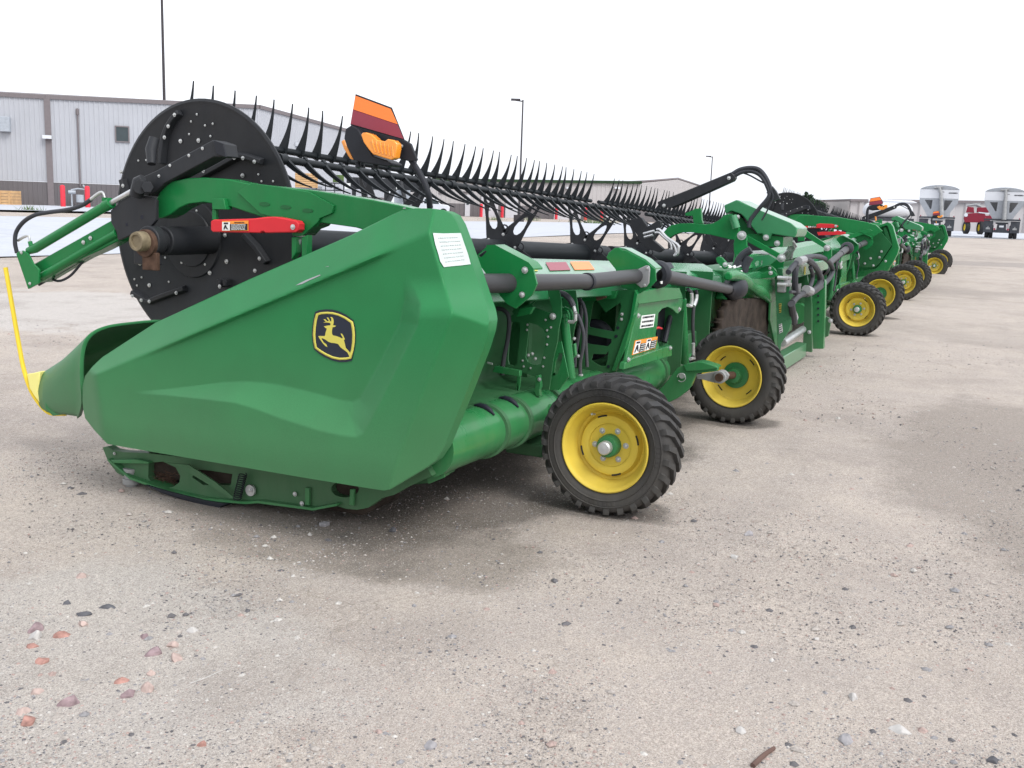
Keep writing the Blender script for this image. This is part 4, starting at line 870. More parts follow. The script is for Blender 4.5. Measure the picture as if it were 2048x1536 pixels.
    b.rings([[t, t+V((0, .16, .02)), t+V((0, .18, -.2)), q] for t, q in zip(T, Bt)]); b.build('upper_beam', G_, root, bevel=.006)
    pl('frame_plate', c3([(520, 640), (620, 630), (800, 610), (905, 680), (820, 750), (640, 790), (540, 870), (530, 800)]), 9.55, .02, P_, holes=[c3([(610, 720), (640, 690), (670, 700), (660, 760), (630, 770)]), c3([(690, 700), (720, 680), (715, 745), (690, 760)])])
    # tilt links and lobed arm posts
    pl('arm_post', c3([(320, 460), (345, 370), (380, 315), (430, 295), (480, 320), (500, 380), (500, 480), (560, 560), (540, 660), (430, 820), (350, 700), (325, 560)]), 9.55, .04)
    pl('tilt_link', c3([(480, 345), (500, 340), (940, 590), (1010, 650), (990, 690), (930, 670), (890, 640), (520, 440)]), 9.9, .03)
    pl('tilt_link', c3([(1210, 245), (1260, 225), (1300, 240), (1330, 290), (1610, 480), (1640, 530), (1600, 550), (1560, 520), (1290, 360), (1290, 420), (1200, 430), (1195, 330)]), 11.4, .03)
    pl('arm_post', c3([(900, 680), (960, 640), (1015, 660), (1010, 720), (975, 850), (960, 900), (920, 850), (800, 830), (830, 740)]), 10.0, .03)
    pl('arm_post', c3([(1560, 500), (1620, 470), (1660, 520), (1660, 640), (1600, 700), (1540, 640)]), 11.45, .03)
    for (p, X, r) in (((435, 348), 9.52, .06), ((975, 657), 9.86, .055), ((918, 455), 10.0, .04), ((1238, 272), 11.3, .05), ((1600, 517), 11.38, .05), ((765, 375), 9.95, .04), ((380, 95), 9.95, .03)): bolt(root, *c3([p])[0], X, r)
    # reel centre arm
    pl('centre_arm', c8([(560, 540), (600, 490), (660, 450), (760, 430), (900, 425), (1100, 440), (1180, 430), (1260, 390), (1340, 320), (1400, 305), (1440, 320), (1500, 420), (1520, 520), (1480, 640), (1400, 630), (1150, 570), (900, 540), (780, 545), (690, 575), (600, 640), (560, 620)]), 9.75, .08)
    pl('arm_bracket', c8([(830, 300), (930, 260), (950, 240), (1035, 235), (1045, 380), (1060, 430), (940, 430), (930, 330), (840, 330)]), 9.85, .05)
    b = MB(); b.cyl(U(*c8([(1440, 330)])[0], 0, 9.7), U(*c8([(1490, 490)])[0], 0, 9.7), .04, 16); b.build('arm_ram', P_, root)
    # auger cover
    q = sc([(490, 137), (520, 140), (740, 245), (1240, 450), (1330, 520), (1320, 600), (1290, 650), (980, 600), (950, 670), (890, 700), (860, 660), (850, 600), (780, 598), (640, 420), (560, 330), (430, 285), (350, 330), (325, 210)], 1400, 380, 6.827)
    ac = pl('drive_cover', q, 9.95, .55, P_, bevel=.012)
    q = sc([(650, 600), (850, 600), (1140, 640), (1130, 780), (900, 770), (640, 680)], 1400, 380, 6.827); pl('drive_cover_base', q, 10.0, .5, G_)
    q = sc([(350, 380), (450, 300), (520, 330), (760, 600), (780, 690), (640, 640), (480, 560), (420, 480)], 1400, 380, 6.827); pl('cover_bracket', q, 10.02, .3, 'green_dark')
    b = MB()
    for k in range(6):
        a = U(*c3([(1040+k*18, 380+k*9)])[0], 0, 10.6); b.tube([a, a+V((.1, -.02, -.08+.03*(k % 2))), a+V((.15, .05*(k % 3), -.2))], .014, 8)
    b.build('valve_fittings', 'zinc', root)
    # black reel lift blade and its hoses
    q = [(1314, 404), (1370, 382), (1462, 344), (1469, 350), (1470, 356), (1466, 362), (1400, 392), (1345, 416), (1318, 415)]
    bl = pl('lift_blade', q, 9.9, .10, 'black_paint', bevel=.01)
    for p in ((1458, 356), (1328, 411)): bolt(bl, *p, 9.88, .025)
    b = MB()
    for L in ([(1464, 348), (1480, 339), (1500, 335.5), (1518, 339), (1532, 355), (1541, 378), (1536, 388)], [(1468, 352), (1485, 344), (1505, 343), (1522, 352), (1534, 372), (1538, 392), (1520, 415), (1508, 430), (1500, 442), (1498, 455)], [(1484, 345), (1500, 351), (1520, 362), (1536, 370)], [(1541, 378), (1546, 395), (1535, 420), (1524, 440)]): b.tube([U(x, y, 0, 9.95) for x, y in L], .020 if len(L) > 4 else .008, 8, sm=5)
    b.build('hydraulic_hose', 'hose', bl)
    pl('hose_mount', [(1536, 380), (1544, 372), (1552, 382), (1560, 398), (1545, 402), (1535, 396)], 9.95, .05, 'black_paint', bl)
    # hose bundle with couplers at the feeder side
    b = MB()
    for L, r in (([(1120, 1270), (1190, 1190), (1300, 1130), (1420, 1090), (1490, 1010), (1500, 900), (1450, 790), (1370, 700), (1280, 665), (1200, 720), (1165, 830), (1160, 1000), (1170, 1130)], .030), ([(1115, 1290), (1220, 1170), (1360, 1140), (1470, 1080), (1530, 970), (1490, 860), (1420, 760), (1330, 690)], .026),
                 ([(1210, 700), (1300, 650), (1450, 632), (1560, 660), (1640, 730), (1675, 820), (1640, 920), (1570, 1000), (1500, 1060), (1400, 1130), (1300, 1160)], .027), ([(1070, 850), (1130, 770), (1210, 700), (1320, 670)], .026), ([(1370, 780), (1400, 880), (1390, 980), (1350, 1080)], .022), ([(1110, 1280), (1120, 1340), (1135, 1430), (1150, 1536)], .035), ([(1095, 1120), (1180, 1120), (1240, 1140)], .015)):
        b.tube([U(x, y, 1, 1.72) for x, y in c3(L)], r, 10, sm=5)
    hb = b.build('hose_bundle', 'hose', root)
    b = MB(); b.tube([U(x, y, 1, 1.70) for x, y in c3([(1310, 1085), (1370, 1110)])], .045, 10); b.build('hose_tie', 'cast_grey', hb); b = MB(); b.tube([U(x, y, 1, 1.70) for x, y in c3([(1205, 700), (1280, 680)])], .04, 10); b.build('hose_tie', 'cast_grey', hb)
    b = MB(); b.box(U(*c3([(1030, 1130)])[0], 1, 1.80)+V((-.02, 0, 0)), U(*c3([(1140, 920)])[0], 1, 1.78)+V((0, .1, 0))); b.build('coupler_block', 'cast_grey', root, bevel=.01)
    b = MB()
    for k in range(5):
        for j in range(2):
            c = U(*c3([(1040+k*22, 930+j*90)])[0], 1, 1.77); b.cyl(c, c+V((0, .08, 0)), .018, 10)
    b.build('coupler_nipple', 'zinc', root)
    yl('hinge_plate', c3([(1130, 1020), (1250, 1005), (1240, 1110), (1190, 1180), (1140, 1140)]), 1.85, .02, 'cast_grey')
    b = MB(); b.tube([U(x, y, 1, 1.74) for x, y in c3([(1130, 1410), (1150, 1460), (1140, 1500)])], .04, 8); b.build('coupler', 'zinc', root)
    # black hoses left of the frame
    b = MB()
    for L, r in (([(340, 880), (370, 740), (440, 620), (560, 540)], .035), ([(450, 870), (490, 740), (540, 640)], .04), ([(330, 860), (390, 800), (420, 700)], .04), ([(380, 900), (410, 830)], .04)): b.tube([U(x, y, 0, 9.2) for x, y in c3(L)], r, 10, sm=4)
    b.build('hydraulic_hose', 'hose', root)
    b = MB(); rnd = random.Random(5)
    for k in range(26):
        c = U(*c3([(rnd.uniform(240, 350), rnd.uniform(760, 900))])[0], 0, 9.1); d = V((rnd.uniform(-.1, .1), rnd.uniform(-.1, .1), rnd.uniform(-.05, .05))); b.tube([c, c+d], rnd.uniform(.008, .016), 6)
    b.build('fittings', 'zinc', root)
    pl('wing_stop_plate', c3([(80, 660), (110, 635), (160, 650), (240, 740), (235, 800), (190, 810), (90, 710)]), 8.4, .04); bolt(root, *c3([(210, 745)])[0], 8.38, .03)
    # steel pipes at the reel middle
    b = MB()
    for L in ([(300, 560), (440, 525)], [(310, 605), (420, 575)], [(470, 510), (510, 512), (600, 610), (735, 700), (748, 760), (735, 820), (690, 842)], [(450, 550), (500, 548), (560, 600), (630, 660), (655, 700), (660, 760)], [(640, 640), (700, 720), (720, 800), (700, 835)]): b.tube([U(x, y, 0, 8.9) for x, y in c8(L)], .013, 8, sm=4)
    b.build('steel_pipe', 'steel', root)
    pl('pipe_bracket', c8([(130, 380), (270, 350), (350, 470), (480, 390), (520, 400), (520, 460), (440, 540), (420, 640), (560, 760), (500, 800), (330, 740), (240, 650), (220, 580), (150, 470)]), 9.0, .06, 'black_paint')
    # platform deck, draper belts, cutterbar with guards
    b = MB(); b.rings([[V((X, 2.5, .58)), V((X, 2.6, .5)), V((X, 4.1, .12)), V((X, 4.16, .07)), V((X, 4.1, .04)), V((X, 2.55, .3))] for X in (3.8, 17.5)]); b.build('deck', 'black_paint', root)
    b = MB(); b.rings([[V((X, 2.62, .515)), V((X, 3.98, .17)), V((X, 3.98, .155)), V((X, 2.62, .50))] for X in (4.0, 9.4)]); b.rings([[V((X, 2.62, .515)), V((X, 3.98, .17)), V((X, 3.98, .155)), V((X, 2.62, .50))] for X in (11.9, 17.3)]); b.build('draper_belt', 'belt', root)
    b = MB()
    for k in range(170):
        X = 4.0+k*.079; b.add([(X-.014, 4.14, .06), (X+.014, 4.14, .06), (X+.014, 4.14, .085), (X-.014, 4.14, .085), (X, 4.27, .062)], [(0, 1, 2, 3), (0, 1, 4), (1, 2, 4), (2, 3, 4), (3, 0, 4)])
    o = b.build('knife_guards', 'black_paint', root); o['kind'] = 'stuff'
def far_end(root):
    """the opposite end of the header, seen from inside: frame plate, shield rim, arm, stops, sign"""
    c9 = lambda L: sc(L, 1640, 380, 7.314)
    out = [(1740, 462), (1757, 451), (1775, 444.5), (1782, 447), (1786, 453), (1792, 475), (1798, 496), (1795, 508), (1776, 541), (1768, 548), (1700, 556), (1640, 548), (1560, 522), (1560, 500), (1650, 476)]
    inn = [(1742, 468), (1761, 455), (1772, 451), (1775, 453), (1779, 465), (1784, 487), (1783, 494), (1771, 512), (1757, 532), (1750, 538), (1700, 545), (1645, 538), (1572, 515), (1572, 503), (1655, 482)]
    X = 17.75; sh = MB(); n = len(out); vs = xp(out, X)+xp(inn, X)+[p+V((.12, 0, 0)) for p in xp(inn, X)]+[p+V((.16, 0, 0)) for p in xp(out, X)]
    sh.add(vs, [(i, (i+1) % n, (i+1) % n+n, i+n) for i in range(n)]+[(i+n, (i+1) % n+n, (i+1) % n+2*n, i+2*n) for i in range(n)]+[((i+1) % n, i, i+3*n, (i+1) % n+3*n) for i in range(n)])
    sh.ngon([p+V((.12, 0, 0)) for p in xp(out, X)], V((.02, 0, 0)))
    sh.build('end_shield', 'green_paint', root, bevel=.008)
    ep = plate('end_frame', c9([(600, 600), (700, 500), (860, 520), (900, 620), (1050, 800), (950, 950), (860, 1080), (800, 1130), (600, 1130), (400, 1000)]), 17.6, .03, 'green_dark', root)
    for p in c9([(800, 560), (730, 630), (780, 620), (690, 525), (900, 900), (870, 985), (960, 1040), (780, 1105), (655, 1075), (740, 1000)]): bolt(ep, *p, 17.58, .028)
    b = MB(); b.prism(xp(c9([(930, 560), (960, 545), (1000, 640), (1050, 780), (1010, 850), (960, 920), (940, 890), (1000, 790), (950, 650)]), 17.70), (.01, 0, 0)); b.build('shield_slot', 'green_dark', ep)
    pts = [(1590, 440), (1600, 430), (1629, 431), (1680, 435), (1732, 444), (1752, 450), (1765, 462), (1745, 475), (1720, 470), (1690, 462), (1650, 455), (1630, 452), (1600, 452)]
    arm = plate('reel_arm', pts, 17.30, .10, 'green_paint', root, bevel=.012)
    for L in ([(1633, 448.5), (1640, 447), (1664, 448), (1675, 451), (1676, 454), (1668, 456), (1633, 455.5)], [(1634, 464.5), (1645, 463.5), (1666, 463.5), (1673, 461.5), (1690, 464.5), (1692, 467), (1684, 469.5), (1636, 470.5)]):
        st = plate('safety_stop', L, 17.15, .05, 'red_paint', root, bevel=.004)
    bolt(st, 1671.5, 452, 17.14, .03)
    plate('lock_plate', [(1700, 470), (1722, 462), (1740, 458), (1745, 462), (1712, 474), (1690, 482), (1686, 480)], 17.1, .02, 'green_paint', root)
    b = MB(); b.tube(xp(c9([(740, 570), (700, 520), (690, 420), (695, 300), (720, 250)]), 17.5), .022, 8, sm=4); b.build('sign_post', 'black_plastic', root)
    Xs = 17.6
    ws = plate('warning_sign', c9([(712, 228), (722, 180), (738, 120), (876, 97), (925, 178), (915, 208)]), Xs, .01, 'black_plastic', root)
    for nm, L, m in (('orange_band', [(726, 172), (742, 126), (872, 103), (898, 145)], 'reflector_orange'), ('red_band', [(717, 222), (725, 178), (899, 150), (918, 180), (910, 203)], 'reflector_red')):
        b = MB(); b.ngon([p+V((-.006, 0, 0)) for p in xp(c9(L), Xs)], V((.003, 0, 0))); b.build(nm, m, ws)
    hb = plate('lamp_housing', c9([(700, 240), (730, 228), (860, 205), (920, 215), (880, 290), (760, 300), (720, 290)]), Xs-.08, .10, 'black_plastic', root, bevel=.015)
    plate('amber_lens', c9([(830, 248), (868, 232), (900, 245), (950, 215), (985, 212), (988, 250), (930, 288), (865, 292)]), Xs-.14, .05, 'amber_lens', hb, bevel=.006)
    plate('amber_lens', c9([(800, 385), (822, 390), (828, 450), (810, 455)]), Xs-.05, .03, 'amber_lens', hb)
    plate('divider_tip', c9([(-500, 860), (-300, 900), (0, 980), (0, 1050), (-200, 1040), (-500, 960)]), 17.8, .3, 'green_dark', root, bevel=.03)
def header():
    global MIR
    root = thing('combine_header', (XC, 2.9, 0), 'green combine header nearest the camera, leaping-deer emblem on its big end shield', 'combine header', 'green combine headers parked in a row')
    sh = end_shield(root); decals(sh); divider(root); skid(root)
    ctr = reel_arm(root)
    sign(root, 3.78)
    reel(root, 4.30, 10.55, [4.27], True)
    reel(root, 17.05, 10.75, [17.05], False)
    wing(root, True)
    MIR = XC; wing(root, False); MIR = None
    centre(root); far_end(root)
    wheel(root, (4.66, 1.66, .352)); wheel(root, (7.30, 1.66, .352), True, R(-6))
    wheel(root, (14.0, 1.63, .352)); wheel(root, (16.7, 1.63, .40), True)
    wheel_arms(root, 0); wheel_arms(root, 9.4, False)
    b = MB(); b.ngon(xp([(862, 440), (884, 440), (900, 620), (880, 900), (760, 960), (230, 880), (200, 770), (330, 680)], 3.72), V((.03, 0, 0))); b.build('end_frame', 'green_dark', root)
    return root
H1 = header()
def copy_tree(o, parent=None):
    c = o.copy(); COL.objects.link(c)
    if parent is not None: c.parent = parent
    for ch in list(o.children): copy_tree(ch, c)
    return c
H2 = copy_tree(H1); H2.location.x += 16.6
def drop(o):
    for ch in list(o.children): drop(ch)
    bpy.data.objects.remove(o)
for nm in ('sign_post', 'warning_sign', 'sign_bracket', 'lamp_housing'):   # the second header carries no sign on its near end
    c = [o for o in H2.children if o.name.split('.')[0] == nm]
    if c:
        w = [(sum(v.co.x for v in o.data.vertices)/len(o.data.vertices), o.name, o) for o in c]; w.sort(key=lambda t: t[0])
        if len(c) > 1 or nm == 'sign_bracket': drop(w[0][2])
H2['label'] = 'second green combine header, parked end to end beyond the first one'
# ================================================================= GROUND
def ground_mat(name, base, dark, light, kind):
    m = bpy.data.materials.new(name); m.use_nodes = True; n = m.node_tree; L = n.links.new; b = n.nodes['Principled BSDF']; b.inputs['Roughness'].default_value = .92; b.inputs['Specular IOR Level'].default_value = .2
    geo = n.nodes.new('ShaderNodeNewGeometry'); P = geo.outputs['Position']
    def nz(scale, det=6, ro=.6, vec=P, dist=0):
        t = n.nodes.new('ShaderNodeTexNoise'); t.inputs['Scale'].default_value = scale; t.inputs['Detail'].default_value = det; t.inputs['Roughness'].default_value = ro; t.inputs['Distortion'].default_value = dist; L(vec, t.inputs['Vector']); return t.outputs['Fac']
    def ramp(f, a, b_, c0=(0, 0, 0, 1), c1_=(1, 1, 1, 1)):
        r = n.nodes.new('ShaderNodeValToRGB'); r.color_ramp.elements[0].position = a; r.color_ramp.elements[1].position = b_; r.color_ramp.elements[0].color = c0; r.color_ramp.elements[1].color = c1_; L(f, r.inputs[0]); return r.outputs[0]
    def mix(f, a, b_, mode='MIX'):
        x = n.nodes.new('ShaderNodeMixRGB'); x.blend_type = mode
        if isinstance(f, (int, float)): x.inputs[0].default_value = f
        else: L(f, x.inputs[0])
        for k, v in ((1, a), (2, b_)):
            if isinstance(v, tuple): x.inputs[k].default_value = (*v, 1)
            else: L(v, x.inputs[k])
        return x.outputs[0]
    def math_(op, a, b_=0):
        x = n.nodes.new('ShaderNodeMath'); x.operation = op
        for k, v in ((0, a), (1, b_)):
            if isinstance(v, (int, float)): x.inputs[k].default_value = v
            else: L(v, x.inputs[k])
        return x.outputs[0]
    col = mix(ramp(nz(.35, 5), .35, .7), base, tuple(c*.90 for c in base))
    col = mix(ramp(nz(2.3, 8, .65), .4, .72), col, (base[0]*1.1, base[1]*1.09, base[2]*1.06))
    if kind == 'gravel':
        # patches with their own outline: damp and brown soil, some with painted shade
        col = mix(math_('MULTIPLY', ramp(nz(.22, 6, .55, dist=.6), .56, .68), .5), col, dark)
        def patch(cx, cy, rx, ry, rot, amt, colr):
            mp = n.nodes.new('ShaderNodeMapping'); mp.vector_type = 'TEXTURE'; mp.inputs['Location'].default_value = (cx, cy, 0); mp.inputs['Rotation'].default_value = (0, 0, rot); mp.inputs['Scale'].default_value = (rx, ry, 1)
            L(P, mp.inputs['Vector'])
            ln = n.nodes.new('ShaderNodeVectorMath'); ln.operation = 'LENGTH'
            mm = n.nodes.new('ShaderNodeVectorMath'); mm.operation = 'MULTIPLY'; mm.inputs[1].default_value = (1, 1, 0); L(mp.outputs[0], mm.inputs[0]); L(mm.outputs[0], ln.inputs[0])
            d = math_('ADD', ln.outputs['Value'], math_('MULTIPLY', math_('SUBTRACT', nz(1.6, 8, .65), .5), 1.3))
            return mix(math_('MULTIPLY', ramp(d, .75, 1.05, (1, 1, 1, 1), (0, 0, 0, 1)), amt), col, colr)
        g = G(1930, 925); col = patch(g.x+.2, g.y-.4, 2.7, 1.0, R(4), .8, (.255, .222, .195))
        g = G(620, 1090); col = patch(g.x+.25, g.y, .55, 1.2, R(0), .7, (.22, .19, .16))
        g = G(1000, 1000); col = patch(g.x+1.4, g.y+.3, 2.6, .9, R(2), .8, (.125, .11, .095))  # dirt under the header, with its shadow painted into the soil colour
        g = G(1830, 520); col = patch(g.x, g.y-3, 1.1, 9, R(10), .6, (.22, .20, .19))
        for wx in (4.66, 7.3, 14.0, 16.7): col = patch(wx+.05, 1.72, .30, .42, 0, .8, (.12, .105, .09))  # contact shadow of each tyre painted in, over darker soil
        g = G(60, 640); col = patch(g.x+1, g.y+1, 2.6, 4.5, R(20), .8, (.46, .435, .415))
        g = G(300, 1350); col = patch(g.x, g.y+.4, .8, 1.1, R(0), .5, (.42, .395, .37))
        col = mix(math_('MULTIPLY', ramp(nz(.8, 7, .7), .50, .62), .45), col, (.27, .235, .21))
        dens = ramp(nz(.9, 5, .6), .38, .62)
        for sc_, th, cl, amt in ((42, .20, (.17, .155, .15), .55), (60, .24, (.15, .14, .145), .6), (50, .15, (.52, .49, .46), .8), (85, .25, (.46, .42, .385), .6), (33, .13, (.42, .25, .21), .8), (120, .3, (.2, .18, .17), .75), (150, .3, (.55, .52, .50), .7), (22, .10, (.26, .24, .235), .7)):
            v = n.nodes.new('ShaderNodeTexVoronoi'); v.inputs['Scale'].default_value = sc_; mp = n.nodes.new('ShaderNodeMapping'); mp.inputs['Location'].default_value = (sc_*1.37, sc_*.7, 0); mp.inputs['Rotation'].default_value = (0, 0, sc_); L(P, mp.inputs[0]); L(mp.outputs[0], v.inputs['Vector'])
            sep = n.nodes.new('ShaderNodeSeparateColor'); L(v.outputs['Color'], sep.inputs[0])
            pick = math_('LESS_THAN', sep.outputs[0], .5)
            f = math_('MULTIPLY', ramp(v.outputs['Distance'], th*.75, th, (1, 1, 1, 1), (0, 0, 0, 1)), pick)
            f = math_('MULTIPLY', f, math_('MULTIPLY', math_('ADD', math_('MULTIPLY', dens, .6), .4), amt))
            col = mix(f, col, cl)
        # hairline drying cracks
        v = n.nodes.new('ShaderNodeTexVoronoi'); v.feature = 'DISTANCE_TO_EDGE'; v.inputs['Scale'].default_value = 1.9
        wv = n.nodes.new('ShaderNodeVectorMath'); wv.operation = 'ADD'; tn = n.nodes.new('ShaderNodeTexNoise'); tn.inputs['Scale'].default_value = 5; tn.inputs['Detail'].default_value = 5; L(P, tn.inputs['Vector']); sv = n.nodes.new('ShaderNodeVectorMath'); sv.operation = 'SCALE'; sv.inputs['Scale'].default_value = .5; L(tn.outputs['Color'], sv.inputs[0]); L(P, wv.inputs[0]); L(sv.outputs[0], wv.inputs[1]); L(wv.outputs[0], v.inputs['Vector'])
        cr = math_('MULTIPLY', ramp(v.outputs['Distance'], .003, .010, (1, 1, 1, 1), (0, 0, 0, 1)), ramp(nz(.7, 3), .50, .60)); col = mix(math_('MULTIPLY', cr, .55), col, (.2, .17, .14))
        h = math_('ADD', math_('MULTIPLY', nz(7, 8, .7), .6), math_('ADD', math_('MULTIPLY', nz(70, 7, .8), .5), math_('MULTIPLY', nz(1.2, 4), 1.2)))
    else:
        col = mix(ramp(nz(12, 6), .45, .75), col, light)
        v = n.nodes.new('ShaderNodeTexVoronoi'); v.feature = 'DISTANCE_TO_EDGE'; v.inputs['Scale'].default_value = .16; L(P, v.inputs['Vector'])
        col = mix(ramp(v.outputs['Distance'], .002, .006, (1, 1, 1, 1), (0, 0, 0, 1)), col, dark)
        h = nz(40, 4)
    col = mix(.6, mix(.6, mix(.35, col, ramp(nz(38, 8, .8), .34, .66, (.25, .25, .25, 1), (.74, .74, .74, 1)), 'OVERLAY'), ramp(nz(130, 6, .85), .36, .64, (.2, .2, .2, 1), (.8, .8, .8, 1)), 'OVERLAY'), ramp(nz(420, 3, .7), .36, .64, (.25, .25, .25, 1), (.75, .75, .75, 1)), 'OVERLAY') if kind == 'gravel' else col
    L(col, b.inputs['Base Color'])
    bp = n.nodes.new('ShaderNodeBump'); bp.inputs['Strength'].default_value = .55 if kind == 'gravel' else .15; bp.inputs['Distance'].default_value = .03; L(h, bp.inputs['Height']); L(bp.outputs[0], b.inputs['Normal'])
    MT[name] = m; return m
GB = (.402, .354, .318)
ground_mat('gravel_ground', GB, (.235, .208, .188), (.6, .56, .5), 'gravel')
ground_mat('concrete', (.43, .45, .50), (.36, .36, .38), (.48, .50, .545), 'concrete')
def radial_sheet(name, m, az, rlo, rhi, nr, dz, step=None):
    vs = []; fs = []
    for i, a in enumerate(az):
        lo, hi = rlo[i], rhi[i]
        for k in range(nr+1):
            t = k/nr; r = lo+(hi-lo)*t if lo > .6 else (lo+(hi-lo)*t**3.2)
            x, y = r*cos(a), r*sin(a); z = gz(x, y)+dz
            if name == 'ground' and r < 60: z += .02*noise.noise(V((x*.35, y*.35, 0)))*sst(2.5, 9, r)+.006*noise.noise(V((x*1.7, y*1.7, 3)))
            vs.append((x, y, z))
    M = nr+1
    for i in range(len(az)-1):
        for k in range(nr): fs.append((i*M+k, i*M+k+1, (i+1)*M+k+1, (i+1)*M+k))
    b = MB(); b.add(vs, fs); o = b.build(name, m, smooth=80)
    return tag(o, kind='structure')
N = 360
az = [2*pi*i/N for i in range(N+1)]
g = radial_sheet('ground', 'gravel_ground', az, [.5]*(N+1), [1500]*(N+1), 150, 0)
# concrete yard road and the far pavement, laid on the rising ground
LOW = [(-500, 540), (-200, 524), (0, 515), (230, 509), (600, 492), (934, 480), (1240, 467), (1500, 467), (1700, 470), (1900, 475), (2200, 484), (2500, 492)]
HIG = [(-500, 424), (-200, 430), (0, 433), (230, 437), (600, 440), (921, 443), (1240, 446), (1500, 451), (1700, 455.5), (1900, 460), (2200, 468), (2500, 478)]
def strip(name, lo, hi, m, dz, nr=40):
    A = []; RL = []; RH = []
    n = 120; x0, x1 = lo[0][0], lo[-1][0]
    for k in range(n+1):
        x = x0+(x1-x0)*k/n; a = G(x, colc(lo, x)); azm = math.atan2(a.y, a.x); A.append(azm); RL.append(sqrt(a.x**2+a.y**2))
        c = G(x, colc(hi, x)); RH.append(sqrt(c.x**2+c.y**2))
    return radial_sheet(name, m, A, RL, RH, nr, dz)
strip('road', LOW, HIG, 'concrete', .02)
strip('pavement', [(-500, 416), (-200, 421), (0, 424), (230, 428), (600, 433), (900, 437)], [(-500, 404), (-200, 409.5), (0, 412), (230, 416), (600, 424), (900, 431)], 'concrete', .10)
# ================================================================= PEBBLES AND STONES
def visible_pt(rnd, ymin=640, ymax=1640):
    while True:
        x = rnd.uniform(-60, 2110); y = ymin+(ymax-ymin)*rnd.random()**.9
        p = G(x, y)
        if p is not None: return x, y, p
def peb(b, p, r, rnd, flat=.6, sub=False):
    a = rnd.uniform(0, 6.28); ca, sa = cos(a), sin(a); ex = rnd.uniform(.75, 1.5); vs = []
    for (x, y, z) in ((1, 0, 0), (.3, .9, .1), (-.8, .5, -.1), (-.7, -.6, .1), (.4, -.9, 0), (0, .1, 1), (.1, -.1, -1)):
        x, y, z = x*ex*rnd.uniform(.8, 1.2), y*rnd.uniform(.8, 1.2), z*flat*rnd.uniform(.8, 1.2); vs.append(p+V((x*ca-y*sa, x*sa+y*ca, z))*r)
    b.add(vs, [(0, 1, 5), (1, 2, 5), (2, 3, 5), (3, 4, 5), (4, 0, 5), (1, 0, 6), (2, 1, 6), (3, 2, 6), (4, 3, 6), (0, 4, 6)])
for i, (nm, c) in enumerate((('peb_white', (.43, .41, .385)), ('peb_dark', (.12, .115, .12)), ('peb_pink', (.33, .25, .225)), ('peb_tan', (.34, .31, .285)), ('peb_grey', (.23, .225, .23)))): mat(nm, c, .9, var=.25, vs=90)
rnd = random.Random(11); b = MB()
for k in range(95000):
    x, y, p = visible_pt(rnd)
    d = noise.noise(V((p.x*.9, p.y*.9, 7)))+.6*noise.noise(V((p.x*3, p.y*3, 1)))
    if d < rnd.uniform(-.8, .6): continue
    r = rnd.uniform(.0018, .0048) if rnd.random() < .9 else rnd.uniform(.005, .0095)
    if rnd.random() < .006: r = rnd.uniform(.014, .024)
    r *= .55+.13*sqrt(p.x*p.x+p.y*p.y)*.55
    b.mat(rnd.choices(range(5), (20, 18, 14, 28, 24))[0]); peb(b, p+V((0, 0, r*rnd.uniform(-.2, .15))), r, rnd)
tag(b.build('gravel', ['peb_white', 'peb_dark', 'peb_pink', 'peb_tan', 'peb_grey'], smooth=20), kind='stuff')
mat('rock_red', (.34, .19, .16), .9, var=.35, vs=40, bump=.5); mat('rock_salmon', (.40, .31, .28), .85, var=.2, vs=40, bump=.5); mat('rock_mauve', (.27, .20, .21), .9, var=.3, vs=40, bump=.5)
mat('rock_white', (.44, .425, .41), .9, var=.15, vs=40, bump=.5); mat('rock_grey', (.30, .29, .30), .9, var=.2, vs=40, bump=.5); mat('rock_dark', (.10, .10, .11), .9, var=.2, vs=40, bump=.5)
def rock(px, py, w, h, m, label, seed):
    w *= 1.2; h *= 1.15
    rr = random.Random(seed); p = G(px, py); depth = (p-O).dot(FW); r = w*.5*depth/F; bm = bmesh.new(); bmesh.ops.create_icosphere(bm, subdivisions=3, radius=1)
    cuts = [(V((rr.uniform(-1, 1), rr.uniform(-1, 1), rr.uniform(-.4, 1))).normalized(), rr.uniform(.42, .74)) for _ in range(13)]
    a = rr.uniform(0, 3)
    for v in bm.verts:
        for n_, d in cuts:
            e = v.co.dot(n_)-d
            if e > 0: v.co -= n_*e
        v.co += v.co*noise.noise(v.co*2.5+V((seed, 0, 0)))*.07
        v.co = V((v.co.x*r, v.co.y*r*rr.uniform(1, 1), v.co.z*min(r*.85, h*.85*depth/F)))
        v.co = Matrix.Rotation(a, 3, 'Z') @ v.co if w < 3*h else v.co
    me = bpy.data.meshes.new('stone'); bm.to_mesh(me); bm.free(); me.materials.append(MT[m])
    me.polygons.foreach_set('use_smooth', [True]*len(me.polygons)); me.set_sharp_from_angle(angle=R(9))
    o = bpy.data.objects.new('stone', me); COL.objects.link(o); o.location = p+V((0, 0, h*.07*depth/F)); tag(o, label, 'stone', 'loose stones on the gravel yard')
